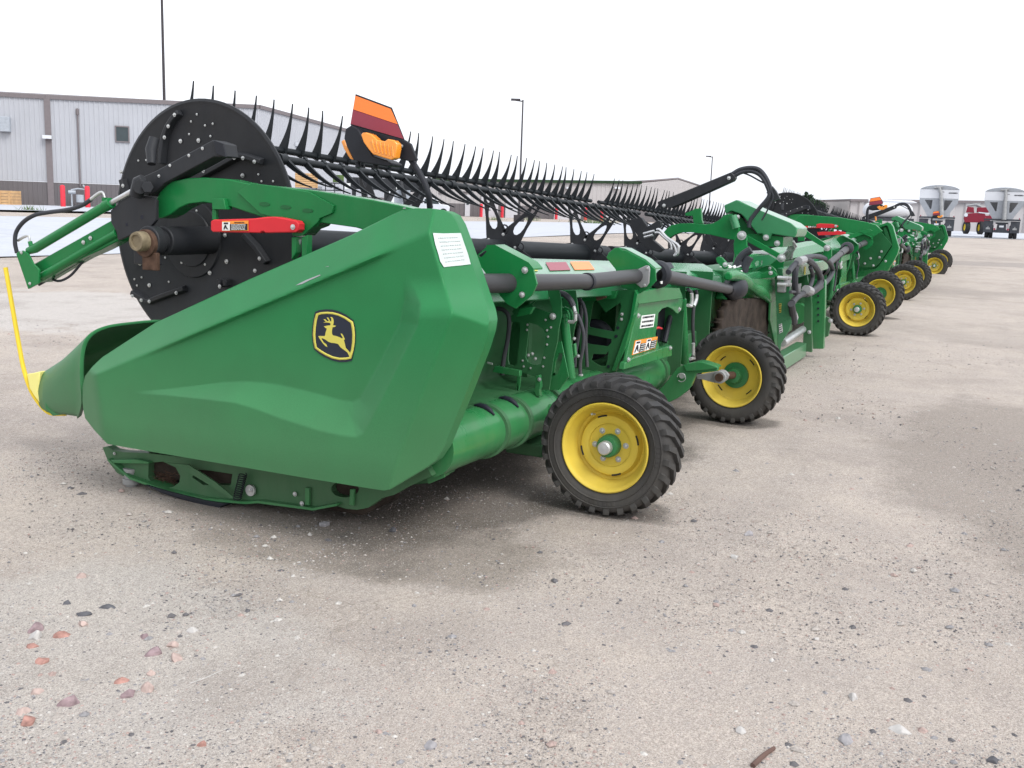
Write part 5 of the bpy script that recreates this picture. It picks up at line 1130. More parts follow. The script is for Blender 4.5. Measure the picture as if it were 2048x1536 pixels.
RK = [(162, 1154, 28, 12, 'rock_salmon', 'lone salmon pink stone on clear dirt, well above the left stone scatter'),
 (75, 1258, 40, 22, 'rock_mauve', 'chunky pinkish brown stone touching a white stone near the left edge'),
 (70, 1275, 34, 18, 'rock_white', 'whitish stone just below the pinkish brown chunk near the left edge'),
 (121, 1272, 34, 14, 'rock_red', 'flat dark red stone to the right of the white stone near the left edge'),
 (168, 1250, 26, 14, 'rock_salmon', 'faded flat pink chip below the patch of black chips'),
 (63, 1293, 26, 9, 'rock_red', 'thin red sliver below the white stone near the left edge'),
 (86, 1325, 32, 12, 'rock_red', 'long flat red brick chip near the left edge, below the thin sliver'),
 (290, 1275, 26, 14, 'rock_mauve', 'purple brown angular stone above the cluster of salmon pieces'),
 (348, 1292, 26, 18, 'rock_salmon', 'upper salmon pink block of the small stone cluster'),
 (354, 1319, 32, 16, 'rock_salmon', 'lower salmon pink block of the small stone cluster'),
 (310, 1307, 40, 16, 'rock_mauve', 'wide flat mauve stone left of the two salmon blocks'),
 (302, 1349, 24, 14, 'rock_salmon', 'pale salmon chip below the stone cluster'),
 (293, 1378, 34, 16, 'rock_salmon', 'bright pink oblong stone beside a mauve flake'),
 (258, 1390, 34, 14, 'rock_mauve', 'mauve grey flake beside the bright pink oblong stone'),
 (240, 1363, 30, 11, 'rock_red', 'flat reddish chip left of the pale salmon chip'),
 (72, 1386, 26, 12, 'rock_salmon', 'dull pink chip near the left edge in the lower yard'),
 (140, 1408, 42, 22, 'rock_mauve', 'large pale brownish pink stone with grey side, lower left'),
 (58, 1443, 34, 14, 'rock_red', 'orange red flat brick chip lowest on the left'),
 (45, 1425, 30, 10, 'rock_salmon', 'very pale pink flat chip just above the orange red chip'),
 (385, 1262, 22, 12, 'rock_white', 'rounded cream stone above the stone cluster'),
 (403, 1490, 22, 13, 'rock_red', 'dark red rounded stone at the bottom of the yard'),
 (649, 1051, 20, 16, 'rock_grey', 'small grey mauve rock under the edge of the near header'),
 (135, 1207, 18, 12, 'rock_dark', 'black angular stone beside the patch of dark chips'),
 (168, 1230, 26, 10, 'rock_dark', 'flat black flake in the patch of dark chips'),
 (215, 1215, 30, 12, 'rock_dark', 'crumbly dark flake at the right of the dark chips'),
 (785, 1062, 22, 8, 'rock_dark', 'flat dark stone in front of the near header'),
 (1690, 1482, 36, 18, 'rock_grey', 'flat grey stone with a ledge at the lower right'),
 (1484, 1465, 22, 12, 'rock_white', 'small whitish tilted stone left of the flat grey ledge stone'),
 (1801, 1462, 44, 12, 'rock_white', 'wide pale flat stone at the lower right'),
 (1707, 1397, 26, 14, 'rock_white', 'oval bluish white stone in the lower right'),
 (1631, 1279, 13, 9, 'rock_white', 'small bright white pebble alone in the right yard'),
 (863, 1492, 34, 22, 'rock_grey', 'grey stone near the bottom centre'),
 (1985, 1522, 28, 14, 'rock_dark', 'dark grey stone in the bottom right corner'),
 (1470, 1115, 18, 10, 'rock_white', 'cream stone on the gravel right of the near tyre'),
 (1498, 1068, 20, 10, 'rock_grey', 'blue grey flat stone behind the cream stone')]
for k, (x, y, w, h, m, l) in enumerate(RK): rock(x, y, w, h, m, l, k+3)
def stick(L, r, m, label):
    b = MB(); P = [G(*q)+V((0, 0, r*.8)) for q in L]; b.tube(P, [r*(1-.4*i/len(P)) for i in range(len(P))], 7, sm=3); tag(b.build('stick', m), label, 'stick')
stick([(1505, 1536), (1528, 1514), (1548, 1500)], .008, 'stick_brown', 'brown stick lying at the bottom edge of the yard')
stick([(380, 1368), (412, 1356), (445, 1341)], .002, 'rock_white', 'thin pale twig lying on dirt right of the pink stones')
# ================================================================= BUILDINGS
def topz(P, py):
    lo, hi = P.z, 60
    for _ in range(50):
        m_ = (lo+hi)/2
        if PX((P.x, P.y, m_))[1] > py: lo = m_
        else: hi = m_
    return lo
def at(px, depth): 
    # plan point seen at column px, given distance along the view direction
    P = D(px, 450, depth); return V((P.x, P.y, gz(P.x, P.y)))
def wallsheet(b, A, B_, z0a, z1a, z0b=None, z1b=None, pitch=.3, rib=.03, off=0):
    z0b = z0a if z0b is None else z0b; z1b = z1a if z1b is None else z1b
    d = (B_-A); d.z = 0; L = d.length; d.normalize(); nrm = V((d.y, -d.x, 0))
    if nrm.dot(O-A) < 0: nrm = -nrm
    n = int(L/pitch); pts = []
    for k in range(n):
        s = k*L/n
        for o, h in ((0, 0), (.55, 0), (.65, rib), (.9, rib)): pts.append((s+o*L/n, h))
    pts.append((L, 0)); rows = []
    r0 = [V((A.x, A.y, 0))+d*s+nrm*(h+off)+V((0, 0, z0a+(z0b-z0a)*s/L)) for s, h in pts]
    r1 = [V((A.x, A.y, 0))+d*s+nrm*(h+off)+V((0, 0, z1a+(z1b-z1a)*s/L)) for s, h in pts]
    b.rings([r0, r1], closed=False, caps=False); return nrm, d
def obb(b, P, d, nrm, s0, s1, z0, z1, o0, o1):
    q = [V((P.x, P.y, 0))+d*s+nrm*o+V((0, 0, z)) for z in (z0, z1) for s, o in ((s0, o0), (s1, o0), (s1, o1), (s0, o1))]
    b.hexa(q)
def window_part(root, P, d, nrm, s0, s1, z0, z1):
    b = MB(); w = .08
    for a in ((s0, s1, z0, z0+w), (s0, s1, z1-w, z1), (s0, s0+w, z0+w, z1-w), (s1-w, s1, z0+w, z1-w)): obb(b, P, d, nrm, *a, .03, .10)
    f = b.build('window', 'trim_taupe', root); b = MB(); obb(b, P, d, nrm, s0+w, s1-w, z0+w, z1-w, .035, .06); b.build('pane', 'glass_dark', f)
def big_shed():
    A = at(102, 67); Bp = at(520, 71.5); C = at(775, 100); Lp = A+(at(0, 66.3)-A)*9; Lp.z = A.z
    H = topz(A, 195); z0 = .62
    root = thing('metal_shed', (A.x, A.y, z0), 'long grey ribbed metal building with dark base band, tall, at the left edge', 'building')
    dE = C+(A-Bp)*.9+V((0, 0, 0)); tot = [Lp, A, Bp, C]
    for P, Q in ((Lp, A), (A, Bp), (Bp, C)):
        hp = topz(Bp, 214.5) if P is Bp or Q is Bp else H
        za = topz(Bp, 214.5) if P is Bp else H; zb_ = topz(Bp, 214.5) if Q is Bp else (topz(C, 284) if Q is C else H)
        b = MB(); nrm, d = wallsheet(b, P, Q, z0+1.62, za, z0+1.62, zb_); b.build('wall', 'wall_metal', root, smooth=20)
        b = MB(); wallsheet(b, P, Q, z0-.1, z0+1.6, off=.02); b.build('base_cladding', 'wall_dark', root, smooth=20)
        L = (Q-P).length
        b = MB(); q = [V((X.x, X.y, 0))+nrm*o+V((0, 0, z)) for X, zz in ((P, za), (Q, zb_)) for z, o in ((zz-.10, -.3), (zz+.16, -.3), (zz+.16, .12), (zz-.10, .12))]
        b.add(q, [(0, 1, 2, 3), (7, 6, 5, 4), (0, 4, 5, 1), (1, 5, 6, 2), (2, 6, 7, 3), (3, 7, 4, 0)]); b.build('eave_trim', 'trim_taupe', root)
        if P is A:
            s = lambda px: min(((k*.02*L, abs(PX(P+d*(k*.02*L)+V((0, 0, 3)))[0]-px)) for k in range(51)), key=lambda t: t[1])[0]
            X = P+d*s(250); window_part(root, P, d, nrm, s(250)-.46, s(250)+.46, topz(X, 285), topz(X, 252))
            b = MB(); X = P+d*s(155); X.z = 0; b.cyl(X+nrm*.12+V((0, 0, z0+1.4)), X+nrm*.12+V((0, 0, topz(X, 217))), .055, 8); b.cyl(X+nrm*.12+V((0, 0, topz(X, 218))), X+nrm*.12+V((0, 0, topz(X, 230))), .10, 8); b.build('vent_pipe', 'trim_taupe', root)
            b = MB(); obb(b, A, d, nrm, -.1, .28, z0, H-.08, -.02, .14); obb(b, A, d, nrm, -.05, .3, topz(A, 279), topz(A, 270), .14, .4); b.build('corner_trim', 'trim_taupe', root)
            b = MB(); obb(b, A, d, nrm, -.25, .3, topz(A, 278), topz(A, 271), .15, .45); b.build('wall_lamp', 'white_metal', root)
            # gas meter set
            X = P+d*s(158); g = MB(); c = V((X.x, X.y, z0))+nrm*.9
            g.cyl(c+V((0, 0, .35)), c+V((0, 0, .85)), .24, 16); g.cyl(c+d*-.5+V((0, 0, 0)), c+d*-.5+V((0, 0, 1.2)), .05, 8); g.cyl(c+d*.4, c+d*.4+V((0, 0, 1.3)), .05, 8); g.tube([c+d*-.5+V((0, 0, 1.15)), c+d*-.1+V((0, 0, 1.25)), c+d*.4+V((0, 0, 1.2)), c+nrm*-.4+d*.2+V((0, 0, 1.5))], .05, 8); g.cyl(c+d*-.7+V((0, 0, 1.0)), c+d*-.25+V((0, 0, 1.0)), .12, 12)
            g.build('gas_meter', 'grey_tank', root, bevel=.02)
        if P is Lp:
            b = MB(); obb(b, A, d, nrm, -2.85, -2.15, topz(A, 268), topz(A, 238), .03, .45); b.build('wall_box', 'grey_tank', root, bevel=.03)
        if P is Bp:
            b = MB(); Lk = lambda px: min(((k*.01*L, abs(PX(P+d*(k*.01*L)+V((0, 0, 3)))[0]-px)) for k in range(101)), key=lambda t: t[1])[0]
            X = P+d*Lk(593); obb(b, P, d, nrm, Lk(593)-.25, Lk(593)+.35, topz(X, 292), topz(X, 285), .05, .35); b.build('wall_lamp', 'white_metal', root)
            b = MB(); s0, s1 = Lk(558), Lk(618); obb(b, P, d, nrm, s0, s1, z0, topz(P+d*s0, 334), .03, .12); b.build('overhead_door', 'white_door', root)
            b = MB(); obb(b, P, d, nrm, s0+.8, s0+1.8, z0+1.3, z0+1.9, .12, .14); b.build('door_window', 'glass_dark', root)
    b = MB(); zt = [H, H, topz(Bp, 214.5), topz(C, 284)]; back = (A-Bp).cross(V((0, 0, 1))).normalized()*-1
    away = V((-(Bp-A).y, (Bp-A).x, 0)).normalized(); away = away if away.dot(A-O) > 0 else -away
    top = [V((p.x, p.y, z+.10)) for p, z in zip(tot, zt)]; far = [p+away*28 for p in (top[0], top[1], top[2])]
    b.ngon([top[0], top[1], top[2], top[3], top[3]+away*8, top[0]+away*36], V((0, 0, .05))); b.build('roof', 'trim_taupe', root)
    return A, Bp
A1, B1 = big_shed()
for k, (x, l) in enumerate(((128, 'left one of two red bollards guarding the gas meter'), (177, 'right one of two red bollards guarding the gas meter'))):
    P = at(x, 63.5); b = MB(); h = topz(P, 369.5 if k == 0 else 371.5)-P.z; b.lathe([(0, .15), (h-.1, .15), (h-.03, .11), (h, .0001)], P-V((0, 0, .0)), (0, 0, 1), 16)
    o = b.build('bollard', 'bollard_red', org=P); tag(o, l, 'bollard', 'red bollards by the shed')
P = at(12, 64); b = MB(); u = RT.copy(); u.z = 0; u.normalize(); w = V((-u.y, u.x, 0))
for k in range(5): b.obox(P+V((0, 0, .12+k*.19)), u*.78, w*.6, V((0, 0, .085)))
for s in (-.6, 0, .6): b.obox(P+u*s+w*-.62+V((0, 0, .48)), u*.06, w*.02, V((0, 0, .48)))
tag(b.build('wooden_crate', 'wood_box', org=P, bevel=.01), 'light brown wooden crate against the shed wall at the far left', 'crate')
def low_shed():
    Ap = at(800, 104); Bp = at(1277, 112); C = at(1400, 150); z0 = .62
    za, zb_ = topz(Ap, 359.5), topz(Bp, 366)
    root = thing('low_shed', (Bp.x, Bp.y, z0), 'low long metal shed with white roller doors and a gable end, behind the reel teeth', 'building')
    b = MB(); nrm, d = wallsheet(b, Ap, Bp, z0+1.3, za, z0+1.3, zb_, pitch=.5); b.build('wall', 'wall_beige', root, smooth=20)
    b = MB(); wallsheet(b, Ap, Bp, z0-.2, z0+1.3, pitch=.5, off=.02); b.build('base_cladding', 'wall_dark', root, smooth=20)
    L = (Bp-Ap).length; Lk = lambda px: min(((k*.005*L, abs(PX(Ap+d*(k*.005*L)+V((0, 0, 2)))[0]-px)) for k in range(201)), key=lambda t: t[1])[0]
    b = MB(); q = [V((X.x, X.y, 0))+nrm*o+V((0, 0, z)) for X, zz in ((Ap, za), (Bp, zb_)) for z, o in ((zz-.1, -.3), (zz+.2, -.3), (zz+.2, .3), (zz-.1, .3))]
    b.add(q, [(0, 1, 2, 3), (7, 6, 5, 4), (0, 4, 5, 1), (1, 5, 6, 2), (2, 6, 7, 3), (3, 7, 4, 0)]); b.build('eave_trim', 'leaf_dark', root)
    for x0, x1, yt in ((961, 996, 391), (1010, 1035, 395), (1108, 1162, 411), (1212, 1262, 414)):
        b = MB(); X = Ap+d*Lk(x0); obb(b, Ap, d, nrm, Lk(x0), Lk(x1), z0-.1, topz(X, yt), .03, .15); b.build('roller_door', 'white_door', root)
    b = MB(); obb(b, Ap, d, nrm, Lk(929), Lk(940.5), z0, z0+2.2, .03, .15); dr = b.build('door', 'white_door', root); b = MB(); obb(b, Ap, d, nrm, Lk(932), Lk(937.5), z0+1.2, z0+1.9, .15, .17); b.build('door_window', 'glass_dark', dr)
    window_part(root, Ap, d, nrm, Lk(878), Lk(889), topz(Ap+d*Lk(880), 388), topz(Ap+d*Lk(880), 380)); window_part(root, Ap, d, nrm, Lk(925), Lk(936), topz(Ap+d*Lk(930), 387), topz(Ap+d*Lk(930), 383))
    for x in (1135, 1230): b = MB(); X = Ap+d*Lk(x); obb(b, Ap, d, nrm, Lk(x)-.3, Lk(x)+.3, topz(X, 378), topz(X, 374), .05, .5); b.build('wall_lamp', 'white_metal', root)
    # gable end
    pk = Bp.lerp(C, .52); zp = topz(pk, 359); zc = topz(C, 375)
    b = MB(); wallsheet(b, Bp, pk, z0+1.3, zb_, z0+1.3, zp, pitch=.5); wallsheet(b, pk, C, z0+1.3, zp, z0+1.3, zc, pitch=.5); b.build('wall', 'wall_beige', root, smooth=20)
    b = MB(); wallsheet(b, Bp, C, z0-.2, z0+1.3, pitch=.5, off=.02); b.build('base_cladding', 'wall_dark', root)
    b = MB(); aw = (Ap-Bp); e = [V((Bp.x, Bp.y, zb_+.1)), V((pk.x, pk.y, zp+.1)), V((C.x, C.y, zc+.1))]
    fe = [V((p.x+aw.x, p.y+aw.y, za-.3)) for p in e]; b.rings([[p+V((0, 0, .15)) for p in e], e, fe, [p+V((0, 0, .15)) for p in fe]], closed=False, caps=False); b.build('roof', 'trim_taupe', root, solid=.1)
    return Ap, d, nrm, Lk
Ap, dd, nn_, Lk = low_shed()
for x, l in ((957, 'red bollard left of the leftmost roller door of the low shed'), (998, 'red bollard right of the leftmost roller door of the low shed'), (1105, 'red bollard left of the wide middle roller door of the low shed'), (1165, 'red bollard right of the wide middle roller door of the low shed'), (1196, 'red bollard left of the last roller door of the low shed')):
    P = Ap+dd*Lk(x)+nn_*1.2; P.z = gz(P.x, P.y); b = MB(); b.lathe([(0, .16), (1.3, .16), (1.36, .1), (1.38, .0001)], P, (0, 0, 1), 12); tag(b.build('bollard', 'bollard_red', org=P), l, 'bollard', 'red bollards by the low shed')
def far_shed():
    A = at(1695, 150); Bq = at(2300, 150); root = thing('far_shed', (A.x, A.y, .6), 'pale beige flat metal building far off behind the two white trailers', 'building')
    b = MB(); wallsheet(b, A, Bq, .5, topz(A, 402), .5, topz(Bq, 410), pitch=2.2, rib=.25); b.build('wall', 'wall_beige', root, smooth=20)
    b = MB(); q = []
    d = (Bq-A).normalized(); n = V((d.y, -d.x, 0)); n = n if n.dot(O-A) > 0 else -n
    za, zb_ = topz(A, 402), topz(Bq, 410)
    b.hexa([V((X.x, X.y, z))+n*o for z_ in (0, 1) for X, z, o in ((A, za+.35*z_-.05, .5), (Bq, zb_+.35*z_-.05, .5), (Bq, zb_+.35*z_-.05, -20), (A, za+.35*z_-.05, -20))]); b.build('roof', 'trim_taupe', root)
    b = MB(); b.hexa([V((A.x, A.y, .5)), V((A.x, A.y, .5))-n*20, V((A.x, A.y, .5))-n*20+d*.2, V((A.x, A.y, .5))+d*.2, V((A.x, A.y, za)), V((A.x, A.y, za))-n*20, V((A.x, A.y, za))-n*20+d*.2, V((A.x, A.y, za))+d*.2]); b.build('wall', 'wall_beige', root)
far_shed()
# ================================================================= POLES
def pole(top, bot, depth, r0, label, head=None, through=None):
    Pt = D(top[0], top[1], depth); P = V((Pt.x, Pt.y, gz(Pt.x, Pt.y))); 
    root = thing('light_pole', P, label, 'light pole'); b = MB(); b.tube([P, V((P.x, P.y, Pt.z))], [r0, r0*.7], 12); b.box(P+V((-.3, -.3, 0)), P+V((.3, .3, .5))); b.build('pole', 'pole_dark', root)
    if head:
        a = V((P.x, P.y, Pt.z)); e = a+RT*head; e.z = a.z; b = MB(); b.tube([a-V((0, 0, .1)), e-V((0, 0, .05))], .05, 6); b.obox(e, (e-a).normalized()*.35, V((0, 0, 1)).cross(e-a).normalized()*.17, V((0, 0, .07))); b.build('lamp_head', 'pole_dark', root)
pole((323.5, -6), None, 95, .17, 'tall dark pole rising behind the left shed and out of the top of the photo')
pole((1046, 200), None, 75, .08, 'dark yard light pole with one lamp arm, standing above the middle of the reel teeth', -.55)
pole((1425, 313), None, 140, .09, 'thin distant light pole above the black lift blade', -.55)
# ================================================================= TREES
def leafmass(name, c, rx, rz, n, m, leaf, seed, kind='cone'):
    rr = random.Random(seed); b = MB()
    cl = [(V((rr.gauss(0, .38), rr.gauss(0, .38), rr.uniform(-.9, .9))), rr.uniform(.22, .45)) for _ in range(26)]
    for k in range(n):
        q, s = rr.choice(cl); taper = (1-.45*(q.z+1)) if kind == 'cone' else sqrt(max(.1, 1-q.z*q.z*.8))
        p = V((q.x*taper, q.y*taper, q.z))+V((rr.gauss(0, s*.45), rr.gauss(0, s*.45), rr.gauss(0, s*.4)))*max(.25, taper)
        p = c+V((p.x*rx, p.y*rx, p.z*rz)); u = V((rr.gauss(0, 1), rr.gauss(0, 1), rr.gauss(0, 1))).normalized(); v = u.cross(V((rr.gauss(0, 1), rr.gauss(0, 1), rr.gauss(0, 1)))).normalized(); l = leaf*rr.uniform(.6, 1.4)
        b.add([p-u*l, p+v*l*.5, p+u*l, p-v*l*.5], [(0, 1, 2, 3)])
    return b
def tree(px, ytop, depth, rx, m, label, seed, kind='cone'):
    P = at(px, depth); zt = topz(P, ytop); h = zt-P.z; root = thing('tree', P, label, 'tree')
    b = MB(); b.tube([P, P+V((.1, 0, h*.5)), P+V((0, .1, h*.92))], [.28, .18, .05], 8)
    for k in range(5): z = h*(.3+.12*k); a = k*2.1; b.tube([P+V((0, 0, z)), P+V((cos(a)*rx*.6, sin(a)*rx*.6, z+h*.1))], [.08, .03], 5)
    b.build('trunk', 'bark', root)
    leafmass('crown', P+V((0, 0, h*.55)), rx, h*.5, 5200, m, .22, seed, kind).build('crown', m, root)
tree(1609, 387, 150, 2.6, 'leaf_dark', 'dark pointed evergreen rising behind the far reel disc', 3)
tree(1626, 402, 155, 2.6, 'leaf_dark', 'lower dark evergreen just right of the pointed one', 5, 'round')
b = MB()
for k in range(16):
    px = 1560+k*14; P = at(px, 330+(k*37) % 40); h = topz(P, 413+((k*7) % 5))-P.z
    t = leafmass('x', P+V((0, 0, h*.5)), 4.5, h*.5, 320, None, .55, k+20, 'round'); b.add(t.v, t.f)
tag(b.build('distant_trees', 'leaf_grey'), kind='stuff')
# weeds along the kerb
b = MB(); rr = random.Random(2)
for px, py, n, s in ((60, 424, 60, .25), (560, 436, 60, .3), (1185, 447, 200, .8), (1205, 447, 120, .6), (985, 440, 60, .4), (1060, 441, 80, .5), (890, 437, 60, .3)):
    c = G(px, py)
    for k in range(n):
        p = c+V((rr.gauss(0, s), rr.gauss(0, s), 0)); t = p+V((rr.gauss(0, .12), rr.gauss(0, .12), rr.uniform(.1, .5)*(.5+s))); b.add([p+V((.03, 0, 0)), p-V((.03, 0, 0)), t], [(0, 1, 2)])
tag(b.build('weeds', 'weed'), kind='stuff')
# dirt strip between kerb and pavement is part of the ground sheet
# ================================================================= TRAILERS
def frame_at(px, py):
    P = G(px, py); f = V((P.x, P.y, 0)).normalized(); r = V((f.y, -f.x, 0)); return P, r, f
def trailer(px, py, label, tilt):
    P, r, f = frame_at(px, py); root = thing('hopper_trailer', P, label, 'grain trailer', 'white hopper trailers seen from behind')
    Q = lambda x, z, y=0: P+r*x+f*y+V((0, 0, z))
    def pr(name, pts, y0, y1, m, par=root, holes=(), bev=.01): b = MB(); b.prism([Q(x, z, y0) for x, z in pts], f*(y1-y0), [[Q(x, z, y0) for x, z in h] for h in holes]); return b.build(name, m, par, bevel=0 if holes else bev)
    body = MB(); body.rings([[Q(x, z, y) for x, z in ((-1.42, 3.56), (1.42, 3.56), (1.42, 2.9), (1.40, 2.85), (-1.40, 2.85), (-1.42, 2.9))] for y in (0, 10)]); bd = body.build('body', 'white_metal', root, bevel=.02)
    h = MB(); h.rings([[Q(-1.38, 2.9, 0.12), Q(1.38, 2.9, .12), Q(1.38, 2.9, 9.9), Q(-1.38, 2.9, 9.9)], [Q(-.6, 1.5, 2.2), Q(.6, 1.5, 2.2), Q(.6, 1.5, 7.5), Q(-.6, 1.5, 7.5)]]); h.build('hopper', 'cast_grey', root)  # hopper and rear frame: shading put into the colour as grey
    pr('rear_frame', [(-1.40, 2.88), (1.40, 2.88), (1.38, 2.55), (.95, 1.9), (.72, 1.5), (-.72, 1.5), (-.95, 1.9), (-1.38, 2.55)], 0, .05, 'tarp_grey', holes=[[(-1.02, 2.75), (-.45, 2.75), (-.48, 2.1), (-.55, 2.05)], [(.40, 2.75), (1.0, 2.75), (.58, 2.0), (.42, 1.98)]])
    arc = [(-1.42, 3.57)]+[(1.45*sin(t), 3.57+.30*(cos(t)-cos(R(75)))/(1-cos(R(75)))) for t in [R(-75+15*k) for k in range(11)]]+[(1.42, 3.57)]
    pr('tarp', [(x, z) for x, z in arc], -.02, 10, 'tarp_grey')
    b = MB(); b.tube([Q(.12+tilt, 1.45, -.15), Q(.04+tilt*.2, 3.3, -.15), Q(0-tilt*.3, 3.7, -.12)], [.17, .12, .11], 12); b.cyl(Q(-.35-tilt*.3, 3.66, -.12), Q(.25-tilt*.3, 3.74, -.12), .07, 10); b.build('unload_tube', 'cast_grey', root)
    pr('rear_beam', [(-1.30, 1.37), (1.30, 1.37), (1.30, 1.5), (-1.30, 1.5)], -.06, .1, 'truck_dark')
    pr('light_bar', [(-.62, 1.22), (.62, 1.22), (.62, 1.36), (-.62, 1.36)], -.05, .0, 'cast_grey')
    for s in (-1, 1):
        fl = pr('mud_flap', [(s*1.28, .45), (s*.62, .45), (s*.62, 1.34), (s*1.28, 1.34)], .0, .03, 'truck_dark')
        b = MB(); b.ngon([Q(s*.95+x*.18, .80+z*.16, -.006) for x, z in ((-.9, -.7), (.9, -.7), (.75, .2), (.3, .1), (.05, 1), (-.3, .2), (-.7, .1))], f*.003); b.build('flap_logo', 'cast_grey', fl)
        for k, dx in enumerate((.72, 1.02)):
            for y in (1.0, 2.3):
                b = MB(); b.lathe([(-.13, .25), (-.14, .45), (-.10, .52), (.10, .52), (.14, .45), (.13, .25)], Q(s*dx, .52, y), r, 28); t = b.build('tyre', 'rubber', root)
                b = MB(); b.lathe([(-.1, .26), (0, .22), (.02, .0001)], Q(s*dx, .52, y), r, 20); b.build('rim', 'zinc', t)
        b = MB(); b.cyl(Q(s*.48, .72, -.08), Q(s*.48, .72, 0), .08, 14); b.build('tail_light', 'reflector_red', root)
        b = MB(); b.cyl(Q(s*1.2, 1.55, -.1), Q(s*1.2, 1.55, -.06), .05, 8); b.build('marker_light', 'reflector_red', root)
    pr('underrun_guard', [(-.6, .45), (.6, .45), (.6, .62), (.35, .68), (.3, 1.2), (-.3, 1.2), (-.35, .68), (-.6, .62)], .05, .2, 'truck_dark')
    pr('rear_plate', [(-.16, .86), (.16, .86), (.16, 1.0), (-.16, 1.0)], .03, .045, 'white_metal')
    b = MB(); writing(bd, [Q(.62, 3.38, -.012), Q(1.32, 3.38, -.012), Q(1.32, 3.24, -.012), Q(.62, 3.24, -.012)], 1, 'decal_black', seed=5, h=.7); writing(bd, [Q(.1, 3.40, -.012), Q(.35, 3.40, -.012), Q(.35, 3.34, -.012), Q(.1, 3.34, -.012)], 1, 'decal_black', seed=6, h=.7)
    b = MB(); b.box(Q(-.9, 1.0, .3)-V((0, 0, .1)), Q(.9, 1.3, 9.5)) if False else b.obox(Q(0, 1.25, 5), r*.45, f*4.8, V((0, 0, .12))); b.build('chassis', 'truck_dark', root)
    root.scale = (.95, .95, .97)
    return root
trailer(2000, 477.5, 'white hopper trailer with grey tarp at the right edge of the photo', 0)
trailer(1870, 473, 'white hopper trailer with leaning unload tube, left of the pair behind the far header', .22)
# red sprayer between the trailers
P, r, f = frame_at(1952, 470); P = P+f*6; P.z = .6; root = thing('red_sprayer', P, 'dark red self-propelled sprayer with a big black wheel between the two white trailers', 'sprayer')
Q = lambda x, z, y=0: P+r*x+f*y+V((0, 0, z))
b = MB(); b.prism([Q(x, z) for x, z in ((-1.2, 1.2), (.9, 1.25), (1.5, 1.75), (1.5, 2.0), (.7, 1.95), (.6, 2.15), (-.2, 2.2), (-1.2, 2.1), (-1.35, 1.6))], f*1.6); b.prism([Q(x, z) for x, z in ((-.2, 2.25), (.95, 2.25), (.95, 2.8), (-.2, 2.75))], f*1.2); b.prism([Q(x, z) for x, z in ((-1.2, 2.2), (-.4, 2.2), (-.5, 2.75), (-1.1, 2.8))], f*1.2); b.build('body', 'sprayer_red', root, bevel=.05)
b = MB(); b.prism([Q(x, z, -.05) for x, z in ((.0, 2.2), (1.1, 2.12), (1.1, 2.2), (0, 2.3))], f*.1); b.cyl(Q(-1.15, 1.95, -.1), Q(-1.15, 1.95, .2), .18, 12); b.cyl(Q(1.15, 1.9, .3), Q(1.15, 2.9, .3), .15, 10); b.build('tank_fittings', 'white_metal', root)
b = MB(); b.tube([Q(-1.2, 2.9, .2), Q(-.3, 3.05, .2), Q(.2, 2.85, .2)], .12, 8); b.cyl(Q(-.1, 2.8, .5), Q(-.1, 3.2, .5), .2, 12); b.build('filter_pipes', 'cast_grey', root)
for x, y, rr_ in ((.35, .2, .66), (-1.0, .6, .66), (1.1, 2, .7)):
    b = MB(); b.lathe([(-.2, .35), (-.22, .6), (-.16, .66*1.05), (.16, .66*1.05), (.22, .6), (.2, .35)], Q(x, .70, y), (r*.9+f*.3), 26); t = b.build('tyre', 'rubber', root); b = MB(); b.lathe([(-.16, .36), (-.1, .3), (-.1, .0001)], Q(x, .70, y), (r*.9+f*.3), 20); b.build('rim', 'yellow_paint', t)
# white tank trailer
P, r, f = frame_at(1772, 470); P = P+f*-8; P.z = gz(P.x, P.y); root = thing('tank_trailer', P, 'white domed tank trailer behind the far header, left of the white hopper trailers', 'tank trailer')
P.z = P.z-.05
b = MB(); b.lathe([(-1.6, .0001), (-1.55, .22), (-1.35, .42), (-1.0, .5), (.9, .5), (1.25, .42), (1.45, .22), (1.5, .0001)], Q(0, 1.75), r, 28); b.build('tank', 'white_metal', root)
b = MB(); b.tube([Q(-1.3, 2.35, .3), Q(1.35, 2.32, .3), Q(1.7, 2.28, .3)], [.10, .10, .02], 10); b.build('boom', 'white_metal', root)
b = MB(); b.obox(Q(0, 1.15), r*1.6, f*.5, V((0, 0, .1))); b.build('chassis', 'truck_dark', root)
for x in (-.9, .9): b = MB(); b.lathe([(-.12, .2), (-.12, .42), (.12, .42), (.12, .2)], Q(x, .45, -.5), f, 20); b.build('tyre', 'rubber', root)
# ================================================================= THINGS STORED BEHIND THE REEL
P, r, f = frame_at(613, 438); root = thing('box_stack', P, 'stack of light brown boards on a pallet in front of the shed door', 'stack')
b = MB()
for k in range(7): b.obox(Q(0, 1.72+k*.11), r*.6, f*.5, V((0, 0, .048)))
b.build('boards', 'wood_box', root, bevel=.01)
b = MB(); b.obox(Q(0, .83), r*.58, f*.5, V((0, 0, .81))); b.build('rack', 'truck_dark', root)
P, r, f = frame_at(660, 439); root = thing('wire_rack', P, 'dark wire cage rack full of small parts', 'rack')
b = MB()
for x in (-.75, -.25, .25, .75):
    for y in (0, .9): b.cyl(Q(x, 0, y), Q(x, 2.0, y), .03, 6)
for z in (.4, .8, 1.2, 1.6, 2.0):
    for y in (0, .9): b.cyl(Q(-.75, z, y), Q(.75, z, y), .025, 6)
    b.cyl(Q(-.75, z, 0), Q(-.75, z, .9), .025, 6); b.cyl(Q(.75, z, 0), Q(.75, z, .9), .025, 6)
b.build('cage', 'truck_dark', root); rr = random.Random(4); b = MB()
